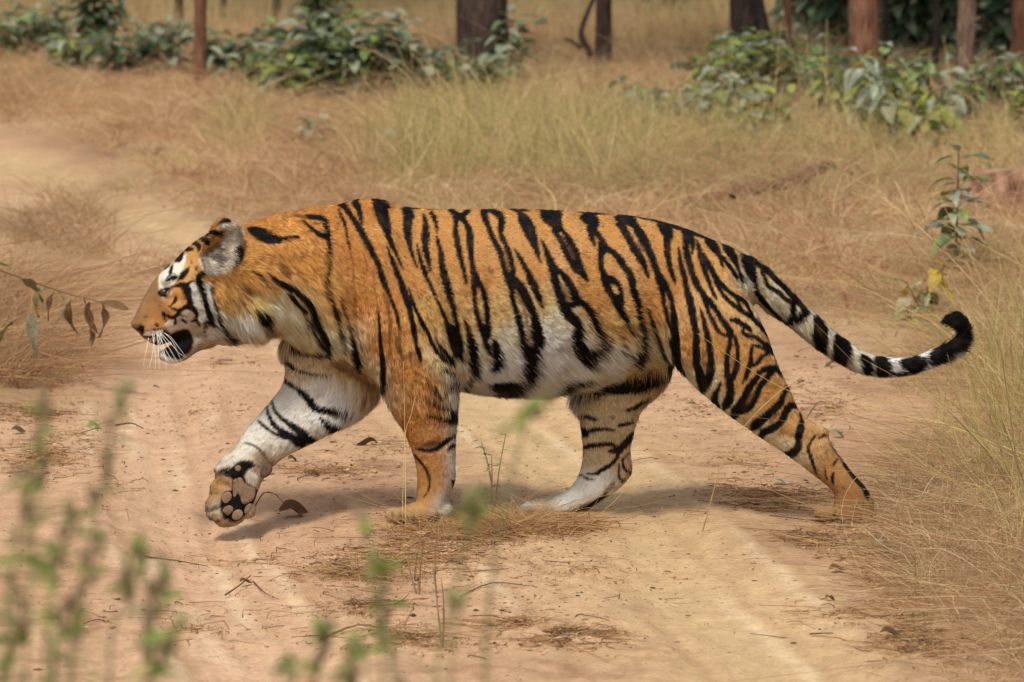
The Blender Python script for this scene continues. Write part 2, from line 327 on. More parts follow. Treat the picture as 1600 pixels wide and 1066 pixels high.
# ---------------------------------------------------------------- tiger coat: stripes, and shade painted into skin creases and toe gaps, traced as strokes "x y width"
# each block: origin in the side view, units per pixel, strokes separated by ';' ; a leading letter picks the pigment
# (k black, f faint black and painted toe-gap shade, b brown, w white, c cream, t taupe, o orange, p dark skin)
COAT = [
(200, 330, 8, """
k 980 310 20, 1020 270 40, 1080 265 60, 1130 280 55, 1170 260 40
k 905 350 40, 960 365 75, 1000 405 40, 1020 405 10
k 800 410 20, 860 410 60, 885 450 65, 880 500 25
k 720 490 30, 770 475 50, 810 480 30
k 600 630 30, 640 590 75, 690 520 20
k 450 720 25, 490 690 30, 520 670 15
k 460 870 10, 510 810 30, 540 730 45, 560 670 15
k 470 880 12, 530 850 28, 570 840 50, 600 815 40
k 530 840 12, 580 770 10
k 620 870 20, 680 810 70, 740 740 50, 760 705 15
f 850 700 35, 855 725 35
k 940 770 50, 890 830 80, 900 920 75, 940 1010 70, 960 1064 70
k 1075 830 25, 1050 920 30, 1055 1064 30
k 550 950 20, 640 930 50, 720 950 90, 740 1000 90
k 720 940 40, 770 890 30, 810 870 15
f 790 620 25, 795 650 25
k 1390 450 60, 1395 500 80, 1370 590 60, 1335 690 40
f 1120 430 40, 1180 480 60, 1160 560 70, 1220 600 60, 1200 650 30
f 1000 560 30, 1090 600 30, 1150 680 30
b 1180 300 60, 1120 420 70, 1000 500 70, 900 560 50
f 1040 500 50, 1100 560 60, 1180 640 40
f 1250 520 20, 1270 600 26
K 395 1015 40, 430 1000 60, 480 985 50, 520 960 30
K 385 1030 36, 420 1045 40, 470 1064 40
"""),
(200, 440, 8, """
k 870 0 70, 930 120 70, 960 230 75, 1000 350 75, 1030 450 80, 1060 530 70
k 985 480 60, 960 550 50, 950 620 20
k 1050 50 22, 1060 200 30, 1100 330 40, 1130 440 50, 1170 540 60, 1230 640 90, 1290 710 80, 1325 735 50
k 560 60 25, 640 50 55, 700 60 80, 740 130 85, 770 220 75, 770 290 70, 700 330 50, 640 370 50, 610 420 50, 560 450 40, 500 440 35, 450 400 30, 430 370 15
k 700 330 40, 770 320 70, 830 350 60, 855 410 55, 840 470 40, 800 500 30
k 850 480 30, 880 530 28, 900 560 12
k 680 480 30, 720 510 30
k 600 450 30, 585 525 35
k 640 420 15, 740 445 10
k 430 400 25, 460 470 25, 485 500 12
k 600 180 18, 590 240 40, 545 290 20
k 500 300 10, 560 340 30, 600 350 35
f 470 330 8, 530 400 12
f 460 350 8, 520 430 12
f 660 90 12, 690 170 14, 720 230 10
f 560 80 20, 520 130 30, 500 200 25
k 110 600 20, 150 590 55, 170 580 60, 178 640 30
k 355 545 40, 360 550 38
k 290 605 20, 292 605 20
k 330 600 22, 332 600 22
k 370 598 22, 372 598 22
k 410 592 22, 412 592 22
k 250 610 14, 252 612 14
k 285 640 14, 287 640 14
f 280 550 14, 282 550 14
f 210 440 30, 230 435 30
k 200 690 20, 300 690 25, 380 660 25
k 330 780 40, 380 760 45, 390 700 25
"""),
(370, 320, 8, """
k 150 310 40, 220 330 110, 320 375 150, 430 420 120, 530 440 70, 620 415 35, 720 395 35, 790 410 8
f 720 130 30, 850 150 50, 950 160 60
k 900 150 40, 950 160 55, 1050 165 60, 1110 220 70, 1125 300 60, 1140 380 60
k 830 200 25, 910 270 30, 960 320 50, 1050 370 60, 1130 400 60
f 980 230 40, 1030 240 30
k 1140 380 60, 1150 450 55, 1160 560 50, 1150 660 45, 1150 760 45, 1135 860 40, 1135 960 30, 1130 1064 28
f 1170 930 12, 1180 1064 14
k 1270 60 25, 1300 140 35, 1340 220 40, 1365 320 30, 1385 430 28, 1410 560 20
f 1410 560 20, 1440 650 16, 1460 760 15, 1465 900 15, 1470 1064 18
k 220 830 25, 300 880 30, 350 940 25, 390 1000 20
k 380 850 20, 450 900 45, 550 970 60, 650 1030 70, 730 1064 60
f 800 30 30, 900 25 30, 1060 15 20
b 520 740 60, 600 800 110, 640 880 60
"""),
(370, 440, 8, """
k 1130 40 25, 1140 130 35, 1180 230 45, 1220 350 50, 1260 470 55, 1290 590 40, 1315 720 40, 1340 880 20
f 1180 60 12, 1190 180 20
f 1300 820 20, 1305 870 8
f 1465 40 20, 1470 250 18, 1475 430 18, 1490 560 18, 1520 700 18, 1570 820 18, 1600 900 15
k 1295 180 10, 1320 300 22, 1360 420 30, 1400 560 35, 1430 680 45, 1450 800 65, 1470 900 85, 1500 1000 95
k 540 0 50, 640 50 70, 740 110 70, 830 180 80, 900 250 80, 950 330 80, 975 420 85, 1000 510 85, 1050 600 85, 1090 680 80, 1120 760 100, 1130 830 90, 1140 890 50
k 620 80 30, 680 170 50, 760 250 50, 820 310 55, 850 370 40, 860 430 25, 880 520 18, 870 620 14
k 910 440 20, 935 530 30, 970 640 35, 1030 740 40, 1080 800 40
k 230 340 30, 280 390 90, 340 430 150, 390 460 80, 390 510 50
f 300 540 40, 400 590 60, 500 580 40, 570 580 15
f 380 620 20, 385 640 12
k 70 230 8, 100 300 15, 135 345 18
k 585 700 14, 660 780 25, 750 850 35, 860 890 30, 1000 885 40, 1090 890 30
k 610 930 25, 650 1000 40, 700 1064 45
b 90 70 60, 200 110 90
"""),
(430, 520, 8, """
k 100 70 12, 200 165 28, 290 230 30, 380 250 28, 500 240 40, 620 245 25
k 135 280 18, 160 340 45, 200 410 45, 250 455 30, 330 485 22, 450 515 22, 600 525 28, 700 525 20
k 140 590 25, 160 630 50, 260 690 55, 340 760 70, 420 830 90, 490 930 90, 600 970 75, 720 975 80, 850 1000 70, 950 1020 30
f 1130 760 30, 1110 830 60, 1100 890 30
b 700 320 60, 820 380 120, 950 470 120, 1100 560 120, 1200 640 80
f 730 380 12, 745 420 16
"""),
(360, 590, 8, """
k 520 290 18, 540 380 28, 600 470 40, 680 540 50, 760 600 70, 850 660 90, 940 740 110, 1040 780 90
k 850 800 110, 930 840 60
k 455 370 25, 480 460 35, 520 560 50, 600 640 60, 700 710 80, 800 770 100, 900 830 70
k 345 540 15, 410 600 35, 500 670 35, 600 720 40, 700 760 40
k 160 820 12, 240 830 16, 310 860 24, 370 910 22, 430 980 16, 460 1020 10
k 1130 510 30, 1190 570 60, 1260 620 90, 1340 610 70, 1400 600 30
"""),
(530, 300, 8, """
k 20 150 70, 70 190 75, 130 270 65, 190 360 65, 250 450 75, 300 540 70, 350 630 65, 400 730 65, 450 830 65, 500 940 65, 540 1064 60
k 190 80 90, 220 160 85, 250 250 60, 275 340 45, 290 400 20
f 260 560 14, 320 690 20, 350 730 15
f 300 780 8, 360 960 8
k 460 95 100, 490 180 130, 530 270 150, 560 360 135, 590 450 110, 610 540 80, 650 640 60, 700 750 40, 750 860 28, 800 960 12
k 540 130 20, 600 180 60, 630 180 25
k 780 210 20, 860 270 120, 860 360 115, 850 460 100, 865 570 75, 885 680 50, 920 800 35, 970 940 18
k 830 200 20, 920 205 28, 1010 205 20
k 1090 210 20, 1250 210 20
k 1050 290 30, 1080 370 55, 1080 480 85, 1075 600 90, 1080 720 75, 1110 850 55, 1125 950 35, 1135 1000 12
k 970 650 15, 1000 780 38, 1030 900 48, 1080 1020 60
k 1155 265 50, 1190 340 50, 1215 430 35, 1225 510 18
k 1220 560 22, 1250 680 48, 1275 800 62, 1285 920 70, 1310 1064 70
k 600 680 12, 640 800 40, 690 920 55, 730 1040 60
"""),
(530, 420, 8, """
k 500 30 60, 540 120 70, 580 220 70, 620 310 40, 660 410 35, 700 510 40, 725 600 40, 745 700 35
f 745 700 35, 755 780 40, 735 880 70, 745 1000 60, 760 1064 40
b 560 320 50, 600 420 60, 620 560 40
f 620 560 34, 640 700 38, 630 800 30, 630 960 18
k 720 30 60, 760 130 65, 800 260 75, 840 380 70, 880 500 65, 900 620 60, 925 740 60, 945 850 55, 965 960 45, 990 1050 45
k 870 230 10, 900 360 35, 940 470 35, 990 580 40, 1040 690 50, 1100 780 45, 1140 880 40, 1190 980 45, 1230 1050 45
k 1200 850 12, 1250 960 25, 1320 1040 35
k 1060 30 40, 1110 150 40, 1170 270 40, 1220 380 30, 1270 490 40, 1310 590 45, 1350 680 60, 1400 770 120, 1440 870 150, 1470 980 140, 1490 1060 100
k 1300 30 80, 1330 150 90, 1365 290 90, 1400 410 70, 1430 530 60, 1455 650 55, 1480 760 55, 1500 880 60
f 430 180 8, 460 360 12, 490 550 22
k 490 550 20, 500 700 30, 510 830 40, 520 950 40, 530 1050 40
f 1350 860 10, 1420 980 10, 1460 1060 8
"""),
(530, 540, 8, """
k 170 0 80, 190 100 95, 220 200 90, 235 280 60, 240 310 20
k 985 40 50, 1005 120 45, 1020 185 35
k 1190 20 50, 1250 100 55, 1330 170 55, 1410 195 50, 1430 190 30
k 1270 20 45, 1340 90 50, 1410 150 45
k 1480 20 100, 1520 100 60, 1530 170 25
k 525 30 50, 540 160 60, 548 280 65, 550 400 65, 550 490 70, 565 560 30
f 760 50 60, 790 150 50, 803 250 25, 800 400 20, 790 520 12
f 890 50 20, 890 160 25, 910 250 25
f 950 340 30, 1050 390 35, 1130 450 40, 1200 530 30
f 930 430 20, 1060 480 25, 1180 550 40
k 1180 550 36, 1260 610 45, 1350 630 30
k 1250 280 25, 1330 320 50, 1440 360 40
k 1360 510 30, 1410 480 60, 1490 460 40
k 1450 545 30, 1470 550 20
k 1050 640 15, 1150 680 25, 1230 720 40, 1320 760 40, 1400 800 60, 1440 830 100, 1430 900 110, 1340 910 80, 1240 880 50, 1130 860 30, 1060 850 12
f 285 0 18, 330 120 18, 370 240 12
"""),
(690, 310, 8, """
k 110 150 50, 160 190 70, 200 230 100
k 330 150 60, 290 190 60, 240 240 80
k 120 130 20, 220 115 15, 330 130 30
k 180 260 55, 175 400 62, 190 520 70, 215 650 65, 250 800 55, 285 930 45, 310 1050 25
k 270 270 60, 320 350 70, 350 450 85, 355 560 75, 365 700 60, 385 830 60, 405 940 80, 430 1040 110
k 520 150 70, 540 230 75, 580 340 60, 620 450 60, 670 560 65, 720 650 70, 740 720 60, 770 830 60, 810 940 70, 850 1040 100
k 520 145 40, 580 150 40, 650 170 60, 720 210 80, 750 280 80, 740 360 80, 740 440 50, 760 500 60, 800 580 60, 840 680 65, 870 790 60, 890 900 60, 870 980 90
b 790 680 45, 825 800 50, 840 880 50
k 980 200 70, 1030 270 130, 1080 360 150, 1120 460 130, 1155 560 90, 1185 650 60, 1210 730 40, 1235 800 15
k 820 120 20, 900 140 30, 960 160 30, 1020 150 20, 1080 165 10
k 960 120 15, 1100 125 20, 1250 135 25, 1380 130 20
k 905 620 10, 960 710 40, 1020 820 55, 1080 930 65, 1120 1040 90
k 1280 180 80, 1350 220 190, 1420 290 160, 1440 370 120
k 1245 520 12, 1290 610 50, 1330 720 70, 1370 820 90, 1400 930 90, 1410 1040 90
k 1400 850 60, 1480 920 60, 1550 980 60, 1600 1040 60
f 590 860 30, 610 920 30
"""),
(690, 430, 8, """
k 290 30 40, 310 110 15
k 410 30 80, 405 150 70, 410 280 55, 420 400 45, 450 520 55, 490 650 70, 530 770 70, 560 880 70, 590 970 35
k 430 40 60, 480 120 60, 525 230 65, 550 350 65, 560 470 65, 570 600 75, 575 720 80, 560 800 60
k 530 640 40, 555 760 60
k 630 800 30, 660 860 80, 690 960 130, 690 1060 150
k 860 40 100, 870 160 70, 880 270 60, 910 380 60, 945 500 70, 980 640 80, 1000 760 90, 1020 880 100, 1060 960 120
k 920 80 100, 1000 180 110, 1060 300 110, 1110 400 100, 1150 500 90, 1175 620 110, 1190 740 140, 1220 830 130, 1160 900 130, 1120 980 160, 1110 1064 170
b 930 210 30, 1000 360 40, 1050 520 48, 1080 680 44, 1090 840 50
k 1100 30 90, 1150 130 90, 1190 230 75, 1230 330 60, 1265 400 25
k 1410 30 80, 1450 150 80, 1490 270 90, 1540 400 110, 1590 500 110
k 275 530 12, 310 640 50, 345 760 70, 380 870 110, 395 980 120, 380 1064 110
"""),
(700, 530, 8, """
k 560 40 50, 590 120 80, 610 220 140, 590 290 150, 550 350 80
k 1060 150 160, 1040 250 190, 1010 350 190, 980 440 160, 930 500 110
k 520 560 60, 620 560 120, 740 570 140, 830 590 150, 900 560 90
k 560 660 50, 640 640 60, 760 700 70, 820 720 50
k 950 700 40, 1040 720 40
k 1380 600 60, 1460 560 100, 1540 510 80, 1590 480 60
k 290 30 90, 310 120 110, 310 220 110, 320 320 120, 330 400 100, 290 480 60, 240 560 40, 205 620 25
w 910 440 20, 915 470 28
b 660 630 50, 700 650 40
f 1380 300 60, 1410 320 40
f 1370 110 50, 1440 120 40
"""),
(860, 310, 8, """
k 40 200 190, 90 280 100, 90 350 110
k 40 400 60, 90 470 60, 150 560 70, 200 680 90, 270 790 90, 330 870 110, 390 930 90, 430 980 60, 465 1030 30
k 140 380 40, 200 470 70, 260 570 80, 310 680 80, 350 790 80, 390 890 70
k 200 600 60, 290 800 70
b 210 570 30, 255 680 36, 285 750 30
k 400 240 60, 480 250 140, 530 300 150, 520 380 120, 530 440 90
k 500 440 60, 525 520 55, 550 590 20
k 590 440 60, 630 520 70, 660 590 110, 660 640 120
k 630 700 70, 625 800 65, 640 900 70, 680 990 90, 700 1050 90
k 720 640 70, 800 690 70, 870 770 80, 930 860 80, 990 950 80, 1030 1050 80
k 720 1010 50, 780 1050 50
k 830 250 60, 920 260 90, 1010 290 110, 1060 330 80
k 880 320 100, 930 410 90, 990 520 80, 1050 630 90, 1110 720 90, 1150 800 80, 1190 890 60, 1225 990 25
k 1080 380 90, 1130 460 110, 1180 550 110, 1220 640 90, 1270 750 80, 1310 860 80, 1350 960 85, 1390 1050 100
b 1100 570 50, 1150 640 50
k 1340 320 20, 1430 370 140, 1470 460 120, 1460 560 85, 1460 680 75, 1480 800 60, 1510 920 55, 1545 1030 35
k 130 150 15, 240 145 15, 340 150 8
k 400 165 25, 520 180 40, 700 180 35, 850 190 30, 1000 205 35, 1150 240 35, 1300 270 35, 1430 310 60, 1530 350 40, 1600 385 30
"""),
(860, 430, 8, """
k 40 60 70, 80 180 80, 120 300 90, 170 420 110, 240 510 120, 310 570 110, 350 640 110, 330 740 130, 330 840 120, 380 920 180, 450 990 150, 480 1050 100
k 170 20 80, 240 110 80, 290 210 90, 310 290 110, 330 340 80
k 250 380 80, 330 340 60, 380 340 70, 460 400 80, 520 500 90, 560 600 90, 600 700 90, 650 780 110, 650 870 110, 580 940 120, 480 970 130
b 170 130 40, 200 230 60, 220 320 50
k 680 30 100, 700 130 90, 760 240 80, 820 340 90, 880 440 80, 930 540 70, 980 630 50, 1020 700 35, 1050 750 18
k 760 30 60, 820 80 60, 865 160 55, 885 260 50, 890 350 60
k 830 280 80, 860 330 70
k 1000 30 70, 1030 150 75, 1060 260 85, 1090 370 80, 1110 480 70, 1130 590 75, 1140 700 80, 1140 800 90, 1130 900 100, 1110 980 130, 1080 1050 110
f 820 620 15, 860 690 22
k 880 740 35, 895 760 25
k 905 850 40, 908 852 38
k 895 930 50, 905 940 50
k 1010 985 30, 1040 1010 40
k 1215 410 20, 1240 500 42, 1270 620 60, 1310 740 65, 1350 850 70, 1400 960 75, 1450 1060 75
k 1360 30 110, 1390 120 90, 1400 220 60, 1410 330 55, 1440 450 50, 1470 560 40, 1500 620 40
k 1420 80 70, 1470 190 65, 1510 300 60, 1530 420 65, 1545 540 80, 1545 660 100, 1560 780 100, 1570 900 100, 1590 1020 90
k 1530 30 40, 1560 120 12
f 1200 230 14, 1220 250 14
"""),
(1020, 340, 8, """
k 0 20 30, 120 60 50, 230 90 40, 330 130 25, 420 165 35, 520 195 45, 600 225 60, 660 250 25
k 320 370 12, 335 480 45, 355 600 60, 385 720 65, 410 840 65, 440 950 80, 470 1050 90
k 380 180 50, 440 230 130, 410 320 70, 420 430 80, 450 540 80, 480 650 75, 510 760 60, 530 850 40, 570 920 30
k 490 280 70, 495 370 45, 490 460 15
k 540 750 30, 580 850 45, 620 940 60, 660 1020 80, 700 1060 80
k 550 290 20, 575 380 60, 600 490 70, 630 610 60, 680 740 50, 720 850 50, 760 950 38, 795 1020 14
k 640 460 25, 690 570 60, 740 670 65, 800 770 65, 880 860 60, 960 930 50, 1030 980 50, 1090 1020 45, 1150 1064 40
k 780 800 40, 830 890 40, 890 970 40, 950 1040 45
k 680 280 60, 730 330 110, 790 400 90, 830 490 50, 860 570 35, 885 640 14
k 830 440 15, 890 520 40, 950 600 50, 1010 690 50, 1060 760 40
k 880 340 50, 940 400 100, 1000 480 90, 1040 570 60, 1070 660 40, 1100 740 35, 1120 800 30, 1110 850 15
k 850 310 18, 960 340 14, 1060 385 10
"""),
(1020, 460, 8, """
k 0 330 40, 30 480 55, 80 620 65, 140 740 70, 200 850 75, 270 960 75, 330 1030 60
k 250 550 90, 275 660 95, 290 760 90, 320 860 80, 360 950 60, 410 1030 30
k 455 30 80, 480 150 85, 500 280 85, 525 400 75, 540 520 75, 540 640 80, 545 760 85, 555 870 80, 580 980 90, 600 1050 90
k 595 170 10, 625 280 45, 650 390 55, 680 510 70, 700 620 75, 715 740 75, 725 850 80, 715 950 90, 690 1050 100
b 630 700 40, 640 880 60, 650 1000 60
k 630 30 60, 670 150 45, 710 260 45, 760 350 45, 800 430 45, 850 490 35, 920 510 40
k 690 50 60, 750 140 60, 820 240 60, 880 340 65, 930 410 75, 970 480 80
f 770 280 25, 800 380 25
k 965 540 55, 960 630 55, 930 740 60, 925 860 60, 930 980 70, 940 1050 70
k 1020 520 40, 1050 620 45, 1060 740 50, 1050 860 60, 1020 970 60, 990 1050 60
b 990 780 40, 985 900 40
k 880 20 45, 960 90 50, 1060 170 55, 1140 230 50, 1230 280 60, 1290 340 45, 1350 410 40, 1410 490 30, 1450 545 20
k 1070 20 30, 1150 90 40, 1200 180 40, 1230 260 45
k 1030 20 40, 1070 110 30, 1110 180 30
k 980 320 40, 1050 330 60, 1120 370 60, 1180 410 60, 1220 450 40
k 1130 430 40, 1120 470 40, 1170 510 45, 1250 520 45, 1320 560 45, 1400 620 50, 1460 660 60, 1490 720 60
k 1250 640 40, 1300 640 40, 1380 670 40, 1450 700 40
k 1235 660 40, 1230 760 45, 1220 850 55, 1190 940 60, 1160 1050 50
k 1440 730 50, 1360 780 50, 1310 850 45, 1260 890 40
"""),
(1060, 560, 8, """
k 220 40 80, 245 140 90, 280 250 110, 300 340 110, 310 410 50
k 400 40 80, 410 130 85, 390 220 90, 355 310 90, 320 380 60
k 600 40 60, 610 150 65, 630 260 80, 650 360 90, 645 460 100, 610 550 110, 570 620 50
k 740 40 60, 730 130 60, 690 220 60, 660 290 50
k 525 300 25, 490 380 50, 450 470 80, 460 550 70, 510 600 30
k 900 40 60, 880 130 50, 850 220 40, 800 310 20
k 1270 180 40, 1200 110 50, 1100 130 70, 1020 170 60, 970 250 70, 910 330 80, 860 410 90, 820 500 90, 770 590 110, 710 670 120, 680 730 60
k 1190 130 80, 1130 210 70, 1070 290 70, 1010 370 70, 975 460 70, 930 550 80, 870 620 90, 790 660 80
b 920 450 60, 860 560 50
k 1350 380 60, 1310 460 60, 1280 540 80, 1220 610 90, 1140 680 90, 1060 750 100, 980 820 120, 930 860 80
k 1480 590 80, 1390 600 90, 1340 670 80, 1310 750 80, 1240 830 80, 1150 890 90, 1060 920 90, 1030 980 60
b 1240 690 50, 1150 780 60
k 1520 690 20, 1540 780 45, 1530 860 90, 1510 940 90, 1500 1040 50
f 1270 210 30, 1290 230 30
"""),
(1190, 680, 8, """
k 450 20 70, 465 90 70, 450 160 90, 400 210 100, 340 240 90, 300 230 50
k 660 10 25, 610 100 25, 580 170 35, 610 260 40, 640 350 35, 665 430 30, 680 480 20
k 780 0 40, 720 40 20
f 840 180 20, 790 220 20
k 940 310 25, 900 370 25
k 790 410 15, 800 500 18, 820 560 10
k 890 480 30, 885 560 35, 900 610 15
f 880 120 50, 960 240 50, 1040 360 50
k 1040 360 50, 1120 470 64, 1210 580 60, 1290 680 56, 1310 740 60, 1330 800 30
f 1265 860 20, 1270 900 20
f 1010 650 20, 1060 680 14
"""),
(580, 620, 8, """
f 520 630 12, 600 660 40
k 600 660 36, 700 670 40, 800 660 50, 880 600 60, 960 540 50, 1020 490 35, 1045 470 25
f 640 620 30, 740 580 60, 860 570 30
b 700 620 60, 780 600 60
k 960 660 20, 1020 610 50, 1040 600 40
f 930 860 12, 1010 810 12
k 540 720 10, 600 800 18, 660 870 20, 700 950 20, 730 1050 18
"""),
(590, 700, 8, """
k 470 90 10, 560 200 20, 620 290 20, 650 380 18, 650 470 18, 620 560 14, 570 620 10
k 640 920 40, 710 890 80, 790 860 60
k 955 420 50, 970 500 60
f 290 850 30, 300 900 20
f 460 930 30, 500 950 20
f 296 790 14, 310 850 18, 300 900 14
f 430 800 12, 450 870 16, 455 930 14
f 180 800 12, 190 850 14, 185 900 12
"""),
(300, 695, 8, """
k 330 350 14, 380 320 22, 440 300 24
f 310 480 16, 325 475 12
f 280 560 18, 310 555 14
f 250 610 18, 330 600 12
f 185 770 30, 190 800 24
f 230 825 12, 330 800 14, 360 760 14
f 215 900 14, 260 940 16
f 300 955 30, 340 945 30
f 545 260 16, 590 240 16, 620 280 14
f 700 210 12, 760 260 12, 790 330 12
"""),
(860, 560, 8, """
k 100 380 60, 180 300 70, 280 250 70, 380 230 60, 470 200 40
k 340 410 60, 450 390 90, 560 360 130, 700 360 150, 850 370 160, 1000 340 160, 1150 300 150, 1300 250 120, 1420 210 80, 1500 190 40
k 380 660 25, 420 700 50, 500 740 45, 590 770 15
f 740 720 20, 780 740 45, 790 745 40
k 950 640 25, 1050 610 40, 1150 530 45, 1250 460 25
k 400 870 40, 430 930 80, 450 960 40
k 440 920 50, 560 890 40, 700 880 35, 800 900 20
k 860 840 40, 940 820 40, 1040 790 25
k 1030 930 40, 980 1000 70, 940 1060 60
k 480 30 70, 500 40 50
k 1080 20 100, 1090 80 70
"""),
(810, 680, 8, """
k 820 160 40, 900 130 50, 1020 120 45, 1150 110 45, 1220 150 60, 1240 190 80, 1150 200 40
k 1420 0 40, 1370 70 70, 1300 140 80, 1250 220 50, 1220 300 35, 1130 380 45, 1040 440 45, 960 485 35, 860 480 15
k 770 500 20, 810 515 20, 860 540 22, 950 555 14
k 1300 300 20, 1310 380 25, 1350 440 30, 1410 460 30
k 1380 220 10, 1310 300 14
k 1260 360 15, 1255 450 20, 1270 530 30, 1300 560 40
f 1180 610 60, 1080 720 40
k 1090 745 40, 950 840 50, 850 890 60, 700 970 70
"""),
(1140, 370, 8, """
k 150 180 40, 220 250 120, 330 330 60, 420 390 70, 500 450 70, 570 530 65, 640 590 60, 700 650 60, 760 720 60, 830 790 90, 910 840 100, 930 920 80, 880 1000 80, 800 1040 80, 740 1040 60
k 400 430 30, 440 520 40, 480 610 50, 560 660 50, 630 700 50, 680 760 45, 760 810 50, 800 870 50, 790 960 60, 740 1030 60
k 180 300 80, 240 380 130, 280 470 110, 310 560 60, 330 650 40, 345 700 60, 400 780 60, 470 860 50, 560 950 40, 640 1030 35, 690 1064 30
"""),
(1100, 360, 3.636, """
k 500 440 25, 510 500 30, 480 520 30
k 540 515 30, 590 470 30
k 640 500 40, 655 560 70, 660 620 80, 665 670 40
k 690 560 30, 680 680 30
b 655 560 24, 658 575 20
k 755 610 40, 780 660 95, 780 710 100, 750 740 40
k 900 720 30, 925 750 60, 925 790 60, 910 800 30
k 990 740 50, 1015 760 80, 1015 790 80, 990 800 40
k 1130 755 40, 1180 765 80, 1220 755 80, 1240 760 50
k 1060 812 16, 1150 808 16
k 1300 730 60, 1340 705 75, 1390 675 70
k 1440 640 80, 1475 600 110, 1480 550 110, 1450 515 100, 1400 505 80
"""),
]
# filled patches, same units
PATCH = [
(200, 330, 8, """
w 390 800, 450 740, 520 690, 600 640, 690 560, 730 540, 720 620, 690 720, 640 790, 600 870, 560 930, 470 940, 440 1000, 390 1030, 380 850
w 1110 210, 1160 160, 1210 145, 1265 150, 1215 205, 1170 215
K 1095 190, 1150 120, 1200 80, 1250 75, 1305 100, 1325 130, 1290 150, 1250 152, 1200 150, 1160 160, 1110 200
g 1150 340, 1220 210, 1290 140, 1360 140, 1440 240, 1440 340, 1400 430, 1340 470, 1370 540, 1330 650, 1250 740, 1100 790, 970 790, 900 680, 870 560, 960 500, 1060 480
"""),
(200, 440, 8, """
w 770 0, 850 0, 900 130, 940 250, 990 400, 1000 480, 940 520, 880 500, 860 430, 880 400, 850 330, 800 290, 800 200
w 930 0, 1040 0, 1060 200, 1100 350, 1130 500, 1180 640, 1190 740, 1100 780, 1000 720, 960 600, 1060 530, 1020 400, 970 200
w 1130 350, 1250 430, 1400 440, 1550 400, 1600 430, 1620 560, 1400 700, 1310 680, 1200 500
t 600 470, 640 400, 700 360, 790 380, 810 450, 850 500, 900 570, 960 600, 990 720, 900 800, 820 880, 830 740, 760 590, 600 600, 550 650, 520 620, 470 560
w 190 660, 240 630, 330 620, 430 600, 430 640, 380 690, 300 720, 220 710
w 450 560, 480 490, 560 480, 600 440, 640 460, 600 520, 540 560
w 400 160, 440 130, 420 200, 470 210, 500 170, 560 80, 545 160, 490 220, 440 225
w 400 830, 410 960, 470 1030, 560 1050, 680 1010, 660 960, 560 990, 470 930
t 200 690, 250 745, 330 795, 400 820, 400 770, 330 730, 260 710
p 440 590, 500 620, 530 660, 600 620, 700 590, 760 600, 790 650, 828 740, 800 830, 760 890, 700 940, 640 985, 560 960, 480 940, 410 860, 395 780, 390 700, 430 640
n 60 520, 90 540, 160 520, 190 550, 190 660, 170 680, 110 630, 60 590
"""),
(300, 695, 8, """
p 330 370, 420 320, 480 290, 560 220, 640 190, 760 200, 800 260, 700 320, 660 380, 680 460, 760 520, 840 530, 800 640, 760 760, 650 900, 560 960, 470 960, 380 900, 350 800, 360 680, 400 590, 500 560, 500 420, 420 380
g 660 380, 720 330, 790 350, 850 480, 830 540, 730 510, 690 470
g 300 260, 380 190, 520 170, 560 220, 480 290, 380 350, 300 370
"""),
]
PIG = {'k': (11, 10, 11), 'K': (14, 13, 14), 'f': (58, 38, 22), 'b': (112, 70, 36), 'w': (220, 213, 200), 'c': (228, 208, 174),
       't': (178, 160, 143), 'o': (196, 118, 45), 'p': (15, 12, 12), 'g': (200, 186, 168), 'n': (128, 88, 66)}
OPA = {'f': 0.62, 'b': 0.7}
OR_, MO_, LO_, CR_, WH_, GW_ = (194, 112, 38), (203, 139, 70), (214, 168, 106), (230, 212, 178), (238, 232, 220), (204, 192, 176)
FH_ = (202, 176, 142)
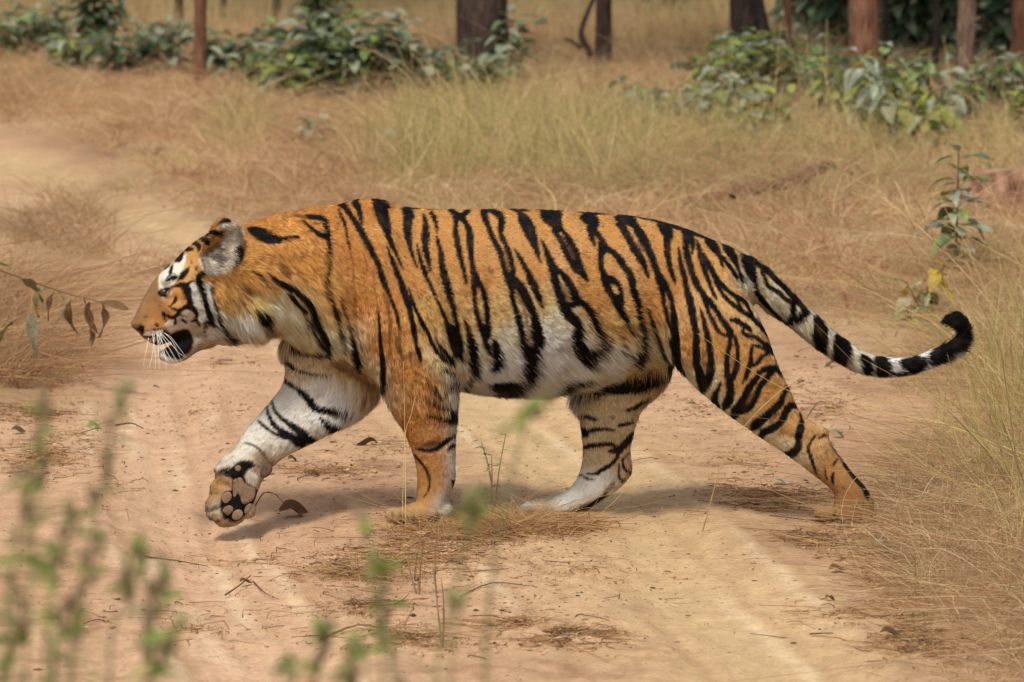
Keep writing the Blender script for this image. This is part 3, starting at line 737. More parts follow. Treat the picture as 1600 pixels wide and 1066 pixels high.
BASE = [
(410, 350, OR_), (480, 340, OR_), (540, 335, OR_), (580, 330, OR_), (560, 400, OR_), (600, 360, MO_), (450, 395, (204, 126, 50)), (430, 430, (212, 146, 76)), (490, 420, (206, 134, 60)),
(560, 470, OR_), (610, 470, (206, 132, 58)), (640, 430, MO_), (600, 540, OR_), (640, 580, OR_), (625, 520, (200, 122, 50)), (650, 490, (214, 160, 92)), (650, 660, (188, 112, 42)), (670, 720, (192, 116, 46)), (660, 780, (198, 124, 54)),
(632, 795, (188, 136, 78)), (618, 806, (196, 160, 116)), (640, 812, (196, 170, 134)), (690, 800, GW_), (697, 780, GW_), (655, 800, (200, 146, 88)), (715, 640, WH_), (716, 690, WH_), (716, 730, WH_), (712, 600, GW_), (684, 640, (190, 118, 50)), (686, 690, (196, 126, 60)), (684, 730, (198, 132, 70)), (676, 762, (198, 130, 66)), (645, 730, (190, 118, 54)), (662, 745, (192, 116, 50)), (640, 690, (184, 110, 44)), (690, 570, (214, 182, 136)), (670, 600, (206, 142, 72)), (690, 650, (200, 134, 66)),
(400, 470, (222, 176, 112)), (440, 480, CR_), (460, 510, CR_), (430, 510, (212, 184, 146)), (485, 470, LO_), (500, 520, CR_), (530, 535, CR_), (520, 500, LO_), (545, 565, CR_), (575, 585, (210, 186, 152)), (510, 440, (214, 150, 78)), (530, 480, (206, 140, 68)),
(650, 350, MO_), (700, 400, MO_), (700, 345, MO_), (760, 350, MO_), (850, 345, MO_), (950, 355, MO_), (1050, 390, MO_), (1100, 410, MO_), (750, 440, MO_), (690, 480, (218, 164, 96)), (722, 510, LO_), (780, 490, LO_), (800, 520, CR_),
(740, 550, CR_), (850, 470, LO_), (830, 420, MO_), (875, 500, CR_), (860, 535, WH_), (800, 570, WH_), (760, 600, WH_), (900, 580, WH_), (840, 600, WH_), (960, 565, WH_), (1000, 562, CR_), (1035, 560, CR_), (930, 470, MO_), (970, 510, (220, 164, 94)), (920, 430, MO_),
(1020, 480, MO_), (1050, 440, MO_), (1080, 540, MO_), (1130, 540, MO_), (1180, 560, MO_), (1150, 600, MO_), (1200, 620, MO_), (1230, 660, (210, 150, 86)), (1150, 460, (222, 164, 92)), (1130, 420, (222, 164, 92)), (1095, 598, CR_), (1140, 640, CR_), (1190, 682, CR_), (1170, 640, LO_),
(1260, 690, (206, 150, 88)), (1300, 735, (188, 132, 74)), (1330, 780, (168, 114, 62)), (1330, 798, (160, 112, 64)), (1303, 806, (166, 124, 78)), (1235, 712, CR_),
(985, 582, (184, 146, 102)), (1020, 580, (178, 140, 98)), (940, 630, FH_), (950, 660, FH_), (960, 690, (200, 168, 128)), (930, 715, (200, 172, 134)), (935, 760, WH_), (890, 780, WH_), (900, 795, GW_), (845, 785, (206, 176, 138)), (825, 792, GW_), (960, 760, (206, 190, 168)), (978, 725, (198, 158, 118)), (925, 600, GW_),
(470, 545, (188, 164, 132)), (480, 575, (194, 174, 148)), (540, 565, (176, 128, 80)), (575, 600, (190, 160, 126)), (560, 630, (214, 198, 176)), (500, 610, WH_), (460, 640, (222, 214, 200)), (420, 660, (220, 212, 198)), (395, 690, (222, 214, 200)), (370, 708, (218, 206, 188)), (540, 640, WH_), (440, 700, GW_), (338, 755, (182, 134, 82)), (330, 772, (172, 122, 70)), (335, 790, (176, 158, 136)), (345, 810, (180, 150, 116)), (410, 715, (150, 118, 90)), (375, 715, (214, 202, 186)),
(1185, 402, MO_), (1205, 418, LO_), (1166, 440, GW_), (1210, 455, CR_), (1240, 440, LO_), (1260, 500, CR_), (1320, 545, CR_), (1400, 572, WH_), (1450, 555, WH_),
(218, 490, (148, 108, 70)), (232, 462, (150, 110, 70)), (245, 478, (170, 118, 70)), (240, 450, (146, 108, 70)), (232, 510, (186, 132, 80)), (250, 500, OR_), (268, 478, (206, 128, 56)), (280, 455, (210, 140, 68)), (290, 480, (216, 160, 96)), (300, 400, MO_), (318, 385, MO_), (325, 440, MO_), (345, 460, (216, 156, 80)), (350, 490, (226, 182, 116)),
(370, 470, (220, 166, 94)), (365, 505, CR_), (390, 440, (206, 140, 66)), (380, 410, (196, 122, 50)), (335, 372, MO_), (290, 420, LO_), (285, 540, (176, 158, 140)), (262, 562, GW_)]
# ---------------------------------------------------------------- tiger coat raster (in the animal's own side view)
CX0, CY0, CX1, CY1 = 180, 280, 1560, 840
CW, CH = CX1 - CX0, CY1 - CY0
def parse(block):
    for line in block.strip().splitlines():
        p, rest = line.split(' ', 1)
        yield p, np.array([[float(v) for v in q.split()] for q in rest.split(',')])
def make_coat():
    step = 10
    gx, gy = np.meshgrid(np.arange(CX0, CX1 + step, step), np.arange(CY0, CY1 + step, step))
    pts = np.array([b[:2] for b in BASE], float)
    cols = lin([(r, g + 12, b + 14) if g / r < .64 and px < 720 else (r, g, b) for (px, _, (r, g, b)) in BASE])
    d2 = (gx[..., None] - pts[:, 0]) ** 2 + (gy[..., None] - pts[:, 1]) ** 2
    w = 1.0 / (d2 + 60.0) ** 1.8
    low = (w[..., None] * cols).sum(2) / w.sum(2)[..., None]
    X, Y = np.meshgrid(np.arange(CW), np.arange(CH))
    u, v = X / step, Y / step
    ui = u.astype(int); vi = v.astype(int); fu = (u - ui)[..., None]; fv = (v - vi)[..., None]
    img = (low[vi, ui] * (1 - fu) + low[vi, ui + 1] * fu) * (1 - fv) + (low[vi + 1, ui] * (1 - fu) + low[vi + 1, ui + 1] * fu) * fv
    img *= (0.88 + 0.24 * fbm(X / 14.0, Y / 9.0, 3))[..., None]
    for ox, oy, s, block in PATCH:
        for p, P in parse(block):
            P = P / s + [ox - CX0, oy - CY0]
            x0, y0 = np.floor(P.min(0)).astype(int) - 2; x1, y1 = np.ceil(P.max(0)).astype(int) + 3
            x0, y0 = max(x0, 0), max(y0, 0); x1, y1 = min(x1, CW), min(y1, CH)
            ss = 2
            xs = x0 + (np.arange((x1 - x0) * ss) + 0.5) / ss - 0.5; ys = y0 + (np.arange((y1 - y0) * ss) + 0.5) / ss - 0.5
            gx, gy = np.meshgrid(xs, ys); ins = np.zeros(gx.shape, bool)
            j = len(P) - 1
            for i in range(len(P)):
                c = (P[i, 1] > gy) != (P[j, 1] > gy)
                dy = P[j, 1] - P[i, 1]
                xi = P[i, 0] + (gy - P[i, 1]) * (P[j, 0] - P[i, 0]) / (dy if abs(dy) > 1e-9 else 1e-9)
                ins ^= c & (gx < xi); j = i
            m = ins.reshape(y1 - y0, ss, x1 - x0, ss).mean((1, 3))
            for _ in range(2):
                mp = np.pad(m, 1, mode='edge'); m = (mp[:-2, 1:-1] + mp[2:, 1:-1] + mp[1:-1, :-2] + mp[1:-1, 2:] + 2 * mp[1:-1, 1:-1]) / 6
            m = m[..., None] * OPA.get(p, 1)
            img[y0:y1, x0:x1] = img[y0:y1, x0:x1] * (1 - m) + lin(PIG[p]) * m
    for ox, oy, s, block in COAT:
        for p, P in parse(block):
            P = P / s; P[:, 0] += ox - CX0; P[:, 1] += oy - CY0
            Q = catmull(P, 6); Q[:, 2] = np.maximum(Q[:, 2] * 1.1 + (.9 if p == 'k' and min(P[0, 0] + CX0, P[-1, 0] + CX0) > 380 else .3), 0.6)
            x0, y0 = np.floor((Q[:, :2] - Q[:, 2:3]).min(0)).astype(int) - 3; x1, y1 = np.ceil((Q[:, :2] + Q[:, 2:3]).max(0)).astype(int) + 4
            x0, y0 = max(x0, 0), max(y0, 0); x1, y1 = min(x1, CW), min(y1, CH)
            gx, gy = np.meshgrid(np.arange(x0, x1, dtype=float), np.arange(y0, y1, dtype=float))
            wx = (vnoise(gx / 3.0, gy / 3.0, 5) - 0.5) * 1.6; wy = (vnoise(gx / 3.0, gy / 3.0, 6) - 0.5) * 1.6
            gx = gx + wx; gy = gy + wy
            best = np.full(gx.shape, 1e9)
            for a, b in zip(Q[:-1], Q[1:]):
                d = b - a; L = d[0] ** 2 + d[1] ** 2 + 1e-9
                t = np.clip(((gx - a[0]) * d[0] + (gy - a[1]) * d[1]) / L, 0, 1)
                best = np.minimum(best, np.hypot(gx - a[0] - t * d[0], gy - a[1] - t * d[1]) - 0.5 * (a[2] + t * d[2]))
            m = np.clip(0.5 - best / 1.5, 0, 1)[..., None] * OPA.get(p, 1)
            pc_ = np.broadcast_to(lin(PIG[p]), (y1 - y0, x1 - x0, 3))
            if p == 'k':
                br = np.clip((fbm(gx / 9.0, gy / 14.0, 23) - .5) * 3.2, 0, .8)[..., None]
                pc_ = pc_ * (1 - br) + lin((52, 36, 27)) * br
            img[y0:y1, x0:x1] = img[y0:y1, x0:x1] * (1 - m) + pc_ * m
    return img
COATIMG = make_coat()
lum_ = (COATIMG * [.2126, .7152, .0722]).sum(2, keepdims=True)
sat_ = (COATIMG.max(2, keepdims=True) - COATIMG.min(2, keepdims=True)) / COATIMG.max(2, keepdims=True)
COATIMG = (COATIMG * .92 + lum_ * .08) * (np.array([.82, .86, .80]) * sat_ + np.array([1.04, 1.04, 1.01]) * (1 - sat_))
def coat_at(P, side):
    """coat colour at points; body and head carry the same pattern mirrored on their far side"""
    Q = np.array(P, float)
    Q[:, 1] = np.where(side, -np.abs(Q[:, 1]), Q[:, 1])
    px, py = proj(Q)
    x = np.clip(px - CX0, 0, CW - 2); y = np.clip(py - CY0, 0, CH - 2)
    xi = x.astype(int); yi = y.astype(int); fx = (x - xi)[:, None]; fy = (y - yi)[:, None]
    I = COATIMG
    return (I[yi, xi] * (1 - fx) + I[yi, xi + 1] * fx) * (1 - fy) + (I[yi + 1, xi] * (1 - fx) + I[yi + 1, xi + 1] * fx) * fy, px, py

# ---------------------------------------------------------------- tiger body: lofted volumes fused into one skin
SRC_V, SRC_F, SRC_T, SRC_L = [], [], [], []       # vertices, faces, hair direction, label
def add_src(V, F, T, lab):
    n = sum(len(v) for v in SRC_V)
    SRC_V.append(np.asarray(V)); SRC_F.extend([tuple(i + n for i in f) for f in F]); SRC_T.append(np.asarray(T)); SRC_L.append(np.full(len(V), lab))
def loft(secs, lab, M=36, sub=6, e=2.2, flip=False):
    S = []
    for (x1, y1, x2, y2, hd, Y) in secs:
        a = pt(x1, y1, Y); b = pt(x2, y2, Y)
        S.append(np.concatenate([a, b, [hd]]))
    S = catmull(S, sub)
    c = (S[:, :3] + S[:, 3:6]) / 2; h = (S[:, :3] - S[:, 3:6]) / 2; hd = S[:, 6]
    tan = np.gradient(c, axis=0); tan /= np.linalg.norm(tan, axis=1)[:, None]
    rings = []; T = []
    def ring(c, h, hd, t, k):
        th = np.linspace(0, 2 * np.pi, M, endpoint=False)
        cx = np.sign(np.cos(th)) * np.abs(np.cos(th)) ** (2 / e); sy = np.sign(np.sin(th)) * np.abs(np.sin(th)) ** (2 / e)
        rings.append(c + np.outer(cx, h) * k + np.outer(sy * hd * k, [0, 1, 0])); T.append(np.tile(t, (M, 1)))
    r0 = min(np.linalg.norm(h[0]), hd[0]) * 0.8; r1 = min(np.linalg.norm(h[-1]), hd[-1]) * 0.8
    for q in (85, 60, 35): ring(c[0] - tan[0] * r0 * math.sin(math.radians(q)), h[0], hd[0], tan[0], math.cos(math.radians(q)))
    for i in range(len(c)): ring(c[i], h[i], hd[i], tan[i], 1)
    for q in (35, 60, 85): ring(c[-1] + tan[-1] * r1 * math.sin(math.radians(q)), h[-1], hd[-1], tan[-1], math.cos(math.radians(q)))
    V = np.vstack(rings); n = len(rings); F = []
    for i in range(n - 1):
        for j in range(M):
            k = (j + 1) % M
            F.append((i * M + j, i * M + k, (i + 1) * M + k, (i + 1) * M + j))
    F.append(tuple(range(M - 1, -1, -1))); F.append(tuple(range((n - 1) * M, n * M)))
    add_src(V, F, np.vstack(T), lab)
def ell(px, py, Y, rx, ry, rz, lab, ang=0, tan=(1, 0, -.2), M=18, N=10):
    """ellipsoid; rx, rz in photo pixels in the side view (rotated by ang), ry in metres across"""
    c = pt(px, py, Y); s = 1 / 500.0
    V = []; F = []
    ca, sa = math.cos(math.radians(ang)), math.sin(math.radians(ang))
    for i in range(N + 1):
        ph = math.pi * i / N
        for j in range(M):
            th = 2 * math.pi * j / M
            x = rx * s * math.sin(ph) * math.cos(th); y = ry * math.sin(ph) * math.sin(th); z = rz * s * math.cos(ph)
            V.append(c + [x * ca - z * sa, y, x * sa + z * ca])
    for i in range(N):
        for j in range(M):
            k = (j + 1) % M
            F.append((i * M + j, (i + 1) * M + j, (i + 1) * M + k, i * M + k))
    add_src(V, F, np.tile(np.array(tan, float) / np.linalg.norm(tan), (len(V), 1)), lab)
L_BODY, L_HEAD, L_NF, L_NH, L_FF, L_FH, L_TAIL, L_EAR, L_JAW = range(9)
loft([(209, 499, 213, 515, .030, 0), (214, 486, 224, 527, .045, 0), (224, 466, 245, 539, .055, 0), (237, 443, 264, 534, .062, 0), (250, 426, 288, 526, .080, 0), (272, 407, 312, 530, .104, 0),
      (298, 383, 342, 536, .122, 0), (330, 362, 378, 530, .128, 0)], L_HEAD, e=2.3)
loft([(330, 364, 376, 528, .120, 0), (375, 355, 405, 519, .128, 0), (430, 337, 442, 521, .140, 0), (480, 327, 492, 550, .158, 0), (530, 320, 535, 575, .172, 0), (575, 311, 580, 592, .180, 0), (640, 325, 640, 598, .190, 0), (720, 328, 720, 606, .200, 0),
      (800, 327, 800, 614, .212, 0), (880, 330, 880, 606, .215, 0), (950, 335, 950, 588, .202, 0), (1000, 340, 1000, 572, .19, 0), (1060, 354, 1045, 562, .175, 0), (1110, 374, 1090, 560, .15, 0), (1150, 391, 1125, 530, .115, 0), (1175, 408, 1160, 490, .065, 0)], L_BODY, M=48, e=2.15)
loft([(318, 503, 332, 541, .080, 0), (300, 516, 308, 549, .062, 0), (283, 528, 288, 563, .050, 0), (266, 540, 268, 568, .042, 0), (254, 547, 255, 563, .030, 0)][::-1], L_JAW)
loft([(555, 390, 650, 390, .045, -.110), (548, 460, 688, 465, .070, -.125), (560, 535, 716, 545, .082, -.130), (592, 598, 716, 600, .082, -.130), (614, 640, 713, 640, .074, -.13), (631, 674, 712, 672, .067, -.13), (642, 700, 711, 700, .060, -.13), (650, 727, 711, 727, .056, -.13),
      (652, 750, 711, 750, .054, -.13), (652, 775, 703, 774, .054, -.13), (649, 790, 699, 791, .056, -.13), (648, 806, 697, 808, .052, -.13)], L_NF)
loft([(697, 784, 698, 811, .042, -.13), (676, 780, 674, 816, .058, -.13), (652, 785, 652, 817, .066, -.13), (632, 791, 631, 817, .064, -.13), (619, 797, 618, 816, .052, -.13)], L_NF)
for i, (yy, dx) in enumerate(((-.186, 8), (-.15, 0), (-.112, -1), (-.076, 5))):
    ell(617 + dx, 805, yy, 15, .0185, 12, L_NF, tan=(-1, 0, -.2))
loft([(1000, 430, 1140, 425, .06, -.095), (1004, 480, 1170, 470, .086, -.112), (1034, 540, 1195, 517, .095, -.12), (1085, 600, 1216, 573, .09, -.125), (1122, 635, 1235, 612, .075, -.13), (1160, 663, 1251, 645, .06, -.13), (1200, 691, 1283, 670, .05, -.13),
      (1240, 718, 1306, 704, .042, -.13), (1275, 745, 1331, 737, .040, -.13), (1301, 768, 1356, 766, .044, -.13), (1303, 789, 1366, 788, .052, -.13), (1298, 805, 1364, 808, .054, -.13)], L_NH)
ell(1283, 676, -.13, 14, .024, 10, L_NH, ang=-40, tan=(.7, 0, -.7))
for i, yy in enumerate((-.172, -.143, -.115, -.088)):
    ell(1294 - 5 * (i % 2), 803, yy, 18, .0185, 11, L_NH, tan=(-1, 0, -.2))
loft([(960, 520, 1060, 520, .07, .09), (903, 604, 1044, 590, .078, .12), (905, 640, 1003, 640, .062, .12), (909, 680, 987, 688, .052, .12), (911, 706, 985, 712, .045, .12), (907, 735, 987, 738, .042, .12), (896, 757, 963, 766, .045, .12), (880, 771, 925, 791, .05, .12),
      (860, 778, 893, 804, .054, .12), (838, 780, 852, 804, .054, .12), (824, 786, 827, 801, .046, .12)], L_FH)
ell(979, 728, .12, 9, .02, 14, L_FH, tan=(-.6, 0, -.8))
for i, yy in enumerate((.080, .108, .136, .163)):
    ell(826 + 3 * (i % 2), 793, yy, 13, .017, 9, L_FH, tan=(-1, 0, -.1))
loft([(500, 440, 610, 470, .07, .085), (444, 527, 594, 558, .088, .105), (447, 572, 594, 594, .082, .115), (442, 600, 588, 622, .076, .115), (426, 624, 562, 648, .068, .095), (401, 652, 530, 667, .062, .07), (382, 675, 490, 690, .057, .045), (366, 702, 446, 712, .053, .02), (352, 716, 424, 730, .05, .005)], L_FF)
loft([(352, 712, 430, 718, .045, .005), (338, 728, 414, 744, .048, 0), (336, 750, 406, 757, .044, -.005), (329, 770, 401, 771, .042, -.01), (322, 790, 395, 790, .040, -.015), (326, 804, 390, 803, .036, -.02), (336, 814, 378, 812, .026, -.02)], L_FF, e=2.5)
for (x, y, rx, rz, yy) in ((332, 793, 12, 20, -.02), (346, 806, 14, 14, -.04), (370, 806, 14, 12, -.04), (389, 795, 11, 15, -.034), (350, 731, 17, 10, -.032), (399, 751, 9, 14, -.03), (336, 768, 9, 18, -.018)):
    ell(x, y, yy, rx, .02, rz, L_FF, tan=(-.3, 0, -1), ang=15 if y < 740 else 0)
# tail
TC = [(215, 205, 180), (330, 310, 200), (430, 400, 190), (520, 478, 150), (600, 540, 148), (680, 610, 138), (780, 680, 133), (880, 740, 118), (980, 768, 112), (1080, 774, 104), (1180, 764, 94), (1280, 730, 88), (1380, 686, 78), (1450, 640, 72), (1474, 590, 70), (1468, 540, 72), (1440, 508, 74), (1402, 500, 54)]
TC = np.array(TC, float); tcx = 1100 + TC[:, 0] / 3.636; tcy = 360 + TC[:, 1] / 3.636; tw = TC[:, 2] / 3.636 / 2 * 0.97
dx, dy = np.gradient(tcx), np.gradient(tcy); dl = np.hypot(dx, dy)
secs = []
for i in range(len(TC)):
    nx, ny = -dy[i] / dl[i], dx[i] / dl[i]
    Y = -.01 + 0.03 * min(1, i / 6)
    secs.append((tcx[i] + nx * tw[i], tcy[i] + ny * tw[i], tcx[i] - nx * tw[i], tcy[i] - ny * tw[i], tw[i] / 500.0 * (0.85 if i > 1 else .75), Y))
secs.insert(0, (1140, 470, 1130, 400, .05, 0))
loft(secs, L_TAIL, M=24)
# cheek ruff, shoulder and haunch muscles, brow, lip
ell(392, 486, -.100, 40, .035, 36, L_HEAD, tan=(.8, 0, -.6)); ell(392, 486, .100, 40, .035, 36, L_HEAD, tan=(.8, 0, -.6))
ell(345, 470, -.108, 30, .03, 40, L_HEAD, tan=(.8, 0, -.5)); ell(345, 470, .108, 30, .03, 40, L_HEAD, tan=(.8, 0, -.5))
ell(246, 512, -.036, 22, .034, 19, L_HEAD, tan=(1, 0, -.1)); ell(246, 512, .036, 22, .034, 19, L_HEAD, tan=(1, 0, -.1))
ell(262, 436, -.058, 12, .03, 9, L_HEAD, ang=40, tan=(.7, 0, .7)); ell(262, 436, .058, 12, .03, 9, L_HEAD, ang=40, tan=(.7, 0, .7))
ell(278, 482, -.072, 17, .028, 20, L_HEAD, tan=(1, 0, -.1)); ell(278, 482, .072, 17, .028, 20, L_HEAD, tan=(1, 0, -.1))
ell(580, 352, -.055, 40, .05, 42, L_BODY, tan=(.6, 0, -.6)); ell(588, 352, .055, 40, .05, 42, L_BODY, tan=(.6, 0, -.6))
ell(590, 445, -.128, 55, .058, 100, L_NF, ang=-14, tan=(.8, 0, -.6))
ell(690, 585, -.15, 24, .05, 32, L_NF, tan=(.3, 0, -1))
ell(1090, 480, -.115, 80, .052, 90, L_NH, ang=-30, tan=(.8, 0, -.6)); ell(1090, 480, .125, 75, .055, 80, L_BODY, ang=-30, tan=(.8, 0, -.6))
# ears: cupped discs
def ear(cx, cy, Y, ax, ay, bx, by, depth, thick, fwd):
    c = pt(cx, cy, Y); A = (pt(cx + ax, cy + ay, Y) - c); B = (pt(cx + bx, cy + by, Y) - c)
    V = []; F = []; T = []; N, M = 9, 28
    sgn = 1 if Y < 0 else -1
    for sidek in (0, 1):
        for i in range(N + 1):
            r = i / N
            for j in range(M):
                th = 2 * math.pi * j / M
                p = c + A * r * math.cos(th) + B * r * math.sin(th)
                bowl = depth * (1 - r ** 2.2)
                off = sgn * (bowl + (thick if sidek else 0) * (0.5 + 0.5 * (1 - r ** 6)))
                V.append(p + np.array([0, off, 0]) + np.array([fwd * r * math.cos(th), 0, 0])); T.append(A / np.linalg.norm(A) + 0.3 * (p - c) / (np.linalg.norm(A)))
    K = (N + 1) * M
    for i in range(N):
        for j in range(M):
            k = (j + 1) % M
            a, b, c2, d = i * M + j, i * M + k, (i + 1) * M + k, (i + 1) * M + j
            F.append((d, c2, b, a)); F.append((K + a, K + b, K + c2, K + d))
    for j in range(M):
        k = (j + 1) % M
        F.append((N * M + k, N * M + j, K + N * M + j, K + N * M + k)[::1])
    if sgn < 0: F = [f[::-1] for f in F]
    add_src(V, F, T, L_EAR)
ear(345, 387, -.126, 19, -38, 25, 12, .028, .016, 0)
ear(343, 362, .125, 10, -22, 14, 6, .02, .016, 0)

def build_tiger_skin():
    V = np.vstack(SRC_V)
    me = bpy.data.meshes.new('src')
    me.from_pydata(V.tolist(), [], SRC_F)
    bm = bmesh.new(); bm.from_mesh(me)
    bmesh.ops.recalc_face_normals(bm, faces=bm.faces); bm.to_mesh(me); bm.free()
    o = bpy.data.objects.new('src', me); COL.objects.link(o)
    rm = o.modifiers.new('r', 'REMESH'); rm.mode = 'VOXEL'; rm.voxel_size = 0.0062; rm.adaptivity = 0
    dg = bpy.context.evaluated_depsgraph_get(); dg.update()
    ev = o.evaluated_get(dg)
    out = bpy.data.meshes.new_from_object(ev)
    bpy.data.objects.remove(o); bpy.data.meshes.remove(me)
    return out
body_me = build_tiger_skin()
body_me.name = 'tiger'
nv = len(body_me.vertices)
BV = np.empty(nv * 3, np.float32); body_me.vertices.foreach_get('co', BV); BV = BV.reshape(-1, 3).astype(float)
ne = len(body_me.edges); BE = np.empty(ne * 2, np.int32); body_me.edges.foreach_get('vertices', BE); BE = BE.reshape(-1, 2)
sv = np.vstack(SRC_V); st = np.vstack(SRC_T); sl = np.concatenate(SRC_L)
kd = kdtree.KDTree(len(sv))
for i, p in enumerate(sv): kd.insert(p, i)
kd.balance()
near = np.array([kd.find(p)[1] for p in BV])
BL = sl[near]; BT = st[near]
deg = np.bincount(BE.ravel(), minlength=nv).astype(float)[:, None]
def nbr_mean(A):
    S = np.zeros_like(A)
    for k in range(A.shape[1]):
        S[:, k] = np.bincount(BE[:, 0], A[BE[:, 1], k], nv) + np.bincount(BE[:, 1], A[BE[:, 0], k], nv)
    return S / deg
wsm = np.where(np.isin(BL, (L_HEAD, L_JAW, L_EAR)), 0.35, 0.75)[:, None]
bpx0, bpy0 = proj(BV)
wsm[(BV[:, 2] < 0.075)] = 0.25
wsm[(bpx0 < 415) & (bpy0 > 735)] = 0.22
wsm = nbr_mean(nbr_mean(wsm))
edge_mask = np.zeros((nv, 1)); diff = BL[BE[:, 0]] != BL[BE[:, 1]]
edge_mask[BE[diff].ravel()] = 1.0
for _ in range(14): edge_mask = np.maximum(edge_mask * 0.97, nbr_mean(edge_mask))
edge_mask = np.clip(edge_mask * 1.2, 0, 1)
edge_mask[np.isin(BL, (L_EAR, L_JAW))] = 0
edge_mask[BV[:, 2] < 0.3] *= 0.3
edge_mask[(bpx0 < 330)] = 0
for _ in range(4): edge_mask = nbr_mean(edge_mask)
for it in range(60): BV = BV + edge_mask * 0.55 * (nbr_mean(BV) - BV)
for it in range(26):                      # smoothing without much shrinkage
    BV = BV + wsm * 0.6 * (nbr_mean(BV) - BV)
    BV = BV - wsm * 0.61 * (nbr_mean(BV) - BV) * (0.93 if it % 2 else 1)
for it in range(5): BV = BV + wsm * 0.5 * (nbr_mean(BV) - BV)
for it in range(90): BT = nbr_mean(BT)
BT /= np.linalg.norm(BT, axis=1)[:, None] + 1e-9
body_me.vertices.foreach_set('co', BV.astype(np.float32).ravel()); body_me.update()
FOLDS = [  # side-view polyline, half width px, depth m (negative swells)
([(612, 335), (648, 400), (682, 470), (708, 540), (716, 590)], 11, .006), ([(560, 350), (548, 430), (552, 510), (575, 580)], 14, .005), ([(640, 345), (668, 410), (696, 480)], 16, -.004),
([(600, 420), (618, 500), (630, 580)], 24, -.006), ([(655, 520), (690, 560), (712, 585)], 9, .006), ([(640, 560), (665, 585), (700, 610)], 8, .004), ([(650, 545), (680, 575)], 9, -.004),
([(1010, 430), (1022, 500), (1048, 560), (1066, 588)], 13, .006), ([(1070, 420), (1090, 500), (1110, 580)], 30, -.006), ([(1140, 440), (1170, 520), (1196, 580)], 16, -.004), ([(1120, 470), (1150, 560), (1180, 620)], 14, .004), ([(1215, 610), (1240, 650), (1262, 676)], 9, .005), ([(1225, 680), (1262, 690), (1286, 682)], 8, .005),
([(470, 345), (486, 420), (480, 480), (470, 520)], 14, .005), ([(500, 350), (520, 430), (524, 520)], 18, -.004), ([(430, 470), (470, 500), (500, 545)], 12, .005), ([(400, 430), (440, 450), (500, 470)], 16, -.004),
([(760, 400), (768, 480), (780, 560)], 13, .0022), ([(812, 400), (822, 480), (836, 560)], 13, .0022), ([(862, 410), (874, 490), (890, 560)], 13, .0022), ([(912, 410), (924, 490), (938, 550)], 13, .002), ([(960, 420), (968, 480), (978, 540)], 14, .003), ([(724, 400), (734, 480), (744, 570)], 13, .0022),
([(620, 690), (668, 700), (708, 690)], 8, .003), ([(450, 600), (490, 640), (520, 650)], 10, .004), ([(520, 580), (505, 615), (480, 640)], 9, .005), ([(400, 690), (424, 706)], 7, .004),
([(268, 468), (282, 470), (292, 480)], 6, .003), ([(246, 520), (262, 514), (276, 508)], 5, .003), ([(238, 470), (250, 490), (252, 508)], 7, .003), ([(300, 420), (316, 450), (318, 490)], 8, .003), ([(262, 446), (280, 442), (292, 436)], 5, .003), ([(252, 462), (262, 466), (272, 464)], 4, .003),
([(627, 797), (629, 816)], 2.6, .006), ([(644, 800), (647, 818)], 2.6, .006), ([(612, 800), (613, 815)], 2.2, .005), ([(843, 786), (838, 800)], 2.6, .005), ([(330, 742), (345, 738), (360, 734)], 4, .007), ([(326, 800), (345, 792), (352, 788)], 3.5, .006), ([(345, 815), (360, 808)], 3, .005), ([(383, 808), (378, 800)], 3, .005), ([(345, 757), (362, 765), (363, 790)], 5, .004), ([(1310, 795), (1303, 811)], 2.6, .005), ([(1338, 794), (1336, 812)], 2.6, .005)]
nrm_ = np.empty(nv * 3, np.float32); body_me.vertices.foreach_get('normal', nrm_); nrm_ = nrm_.reshape(-1, 3).astype(float)
qx, qy = proj(np.column_stack([BV[:, 0], np.where(np.isin(BL, (L_BODY, L_HEAD, L_JAW)), -np.abs(BV[:, 1]), BV[:, 1]), BV[:, 2]]))
disp = np.zeros(nv)
for poly, w_, dep in FOLDS:
    Q = catmull(np.array(poly, float), 5); best = np.full(nv, 1e9)
    for a, b in zip(Q[:-1], Q[1:]):
        e_ = b - a; t_ = np.clip(((qx - a[0]) * e_[0] + (qy - a[1]) * e_[1]) / (e_ @ e_ + 1e-9), 0, 1)
        best = np.minimum(best, np.hypot(qx - a[0] - t_ * e_[0], qy - a[1] - t_ * e_[1]))
    disp -= dep * np.exp(-(best / w_) ** 2)
disp *= np.clip(np.abs(nrm_[:, 1]) * 1.6, 0, 1)
disp += .0022 * (fbm(qx / 16.0, qy / 26.0, 91) - .47) * (qx > 330)
BV = BV + nrm_ * disp[:, None]
body_me.vertices.foreach_set('co', BV.astype(np.float32).ravel()); body_me.update()
body_me.polygons.foreach_set('use_smooth', np.ones(len(body_me.polygons), bool))
SIDE = np.isin(BL, (L_BODY, L_HEAD, L_JAW))
bc, bpx, bpy_ = coat_at(BV, SIDE)
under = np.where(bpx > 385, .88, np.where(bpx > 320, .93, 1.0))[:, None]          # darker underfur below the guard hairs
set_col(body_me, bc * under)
M_SKIN = mat_attr('tiger_coat', 0.75, 0.15)
body_me.materials.clear()
tiger = link('tiger', body_me, M_SKIN)
tag(tiger, 'large orange tiger with black stripes striding left across the sandy track', 'tiger')

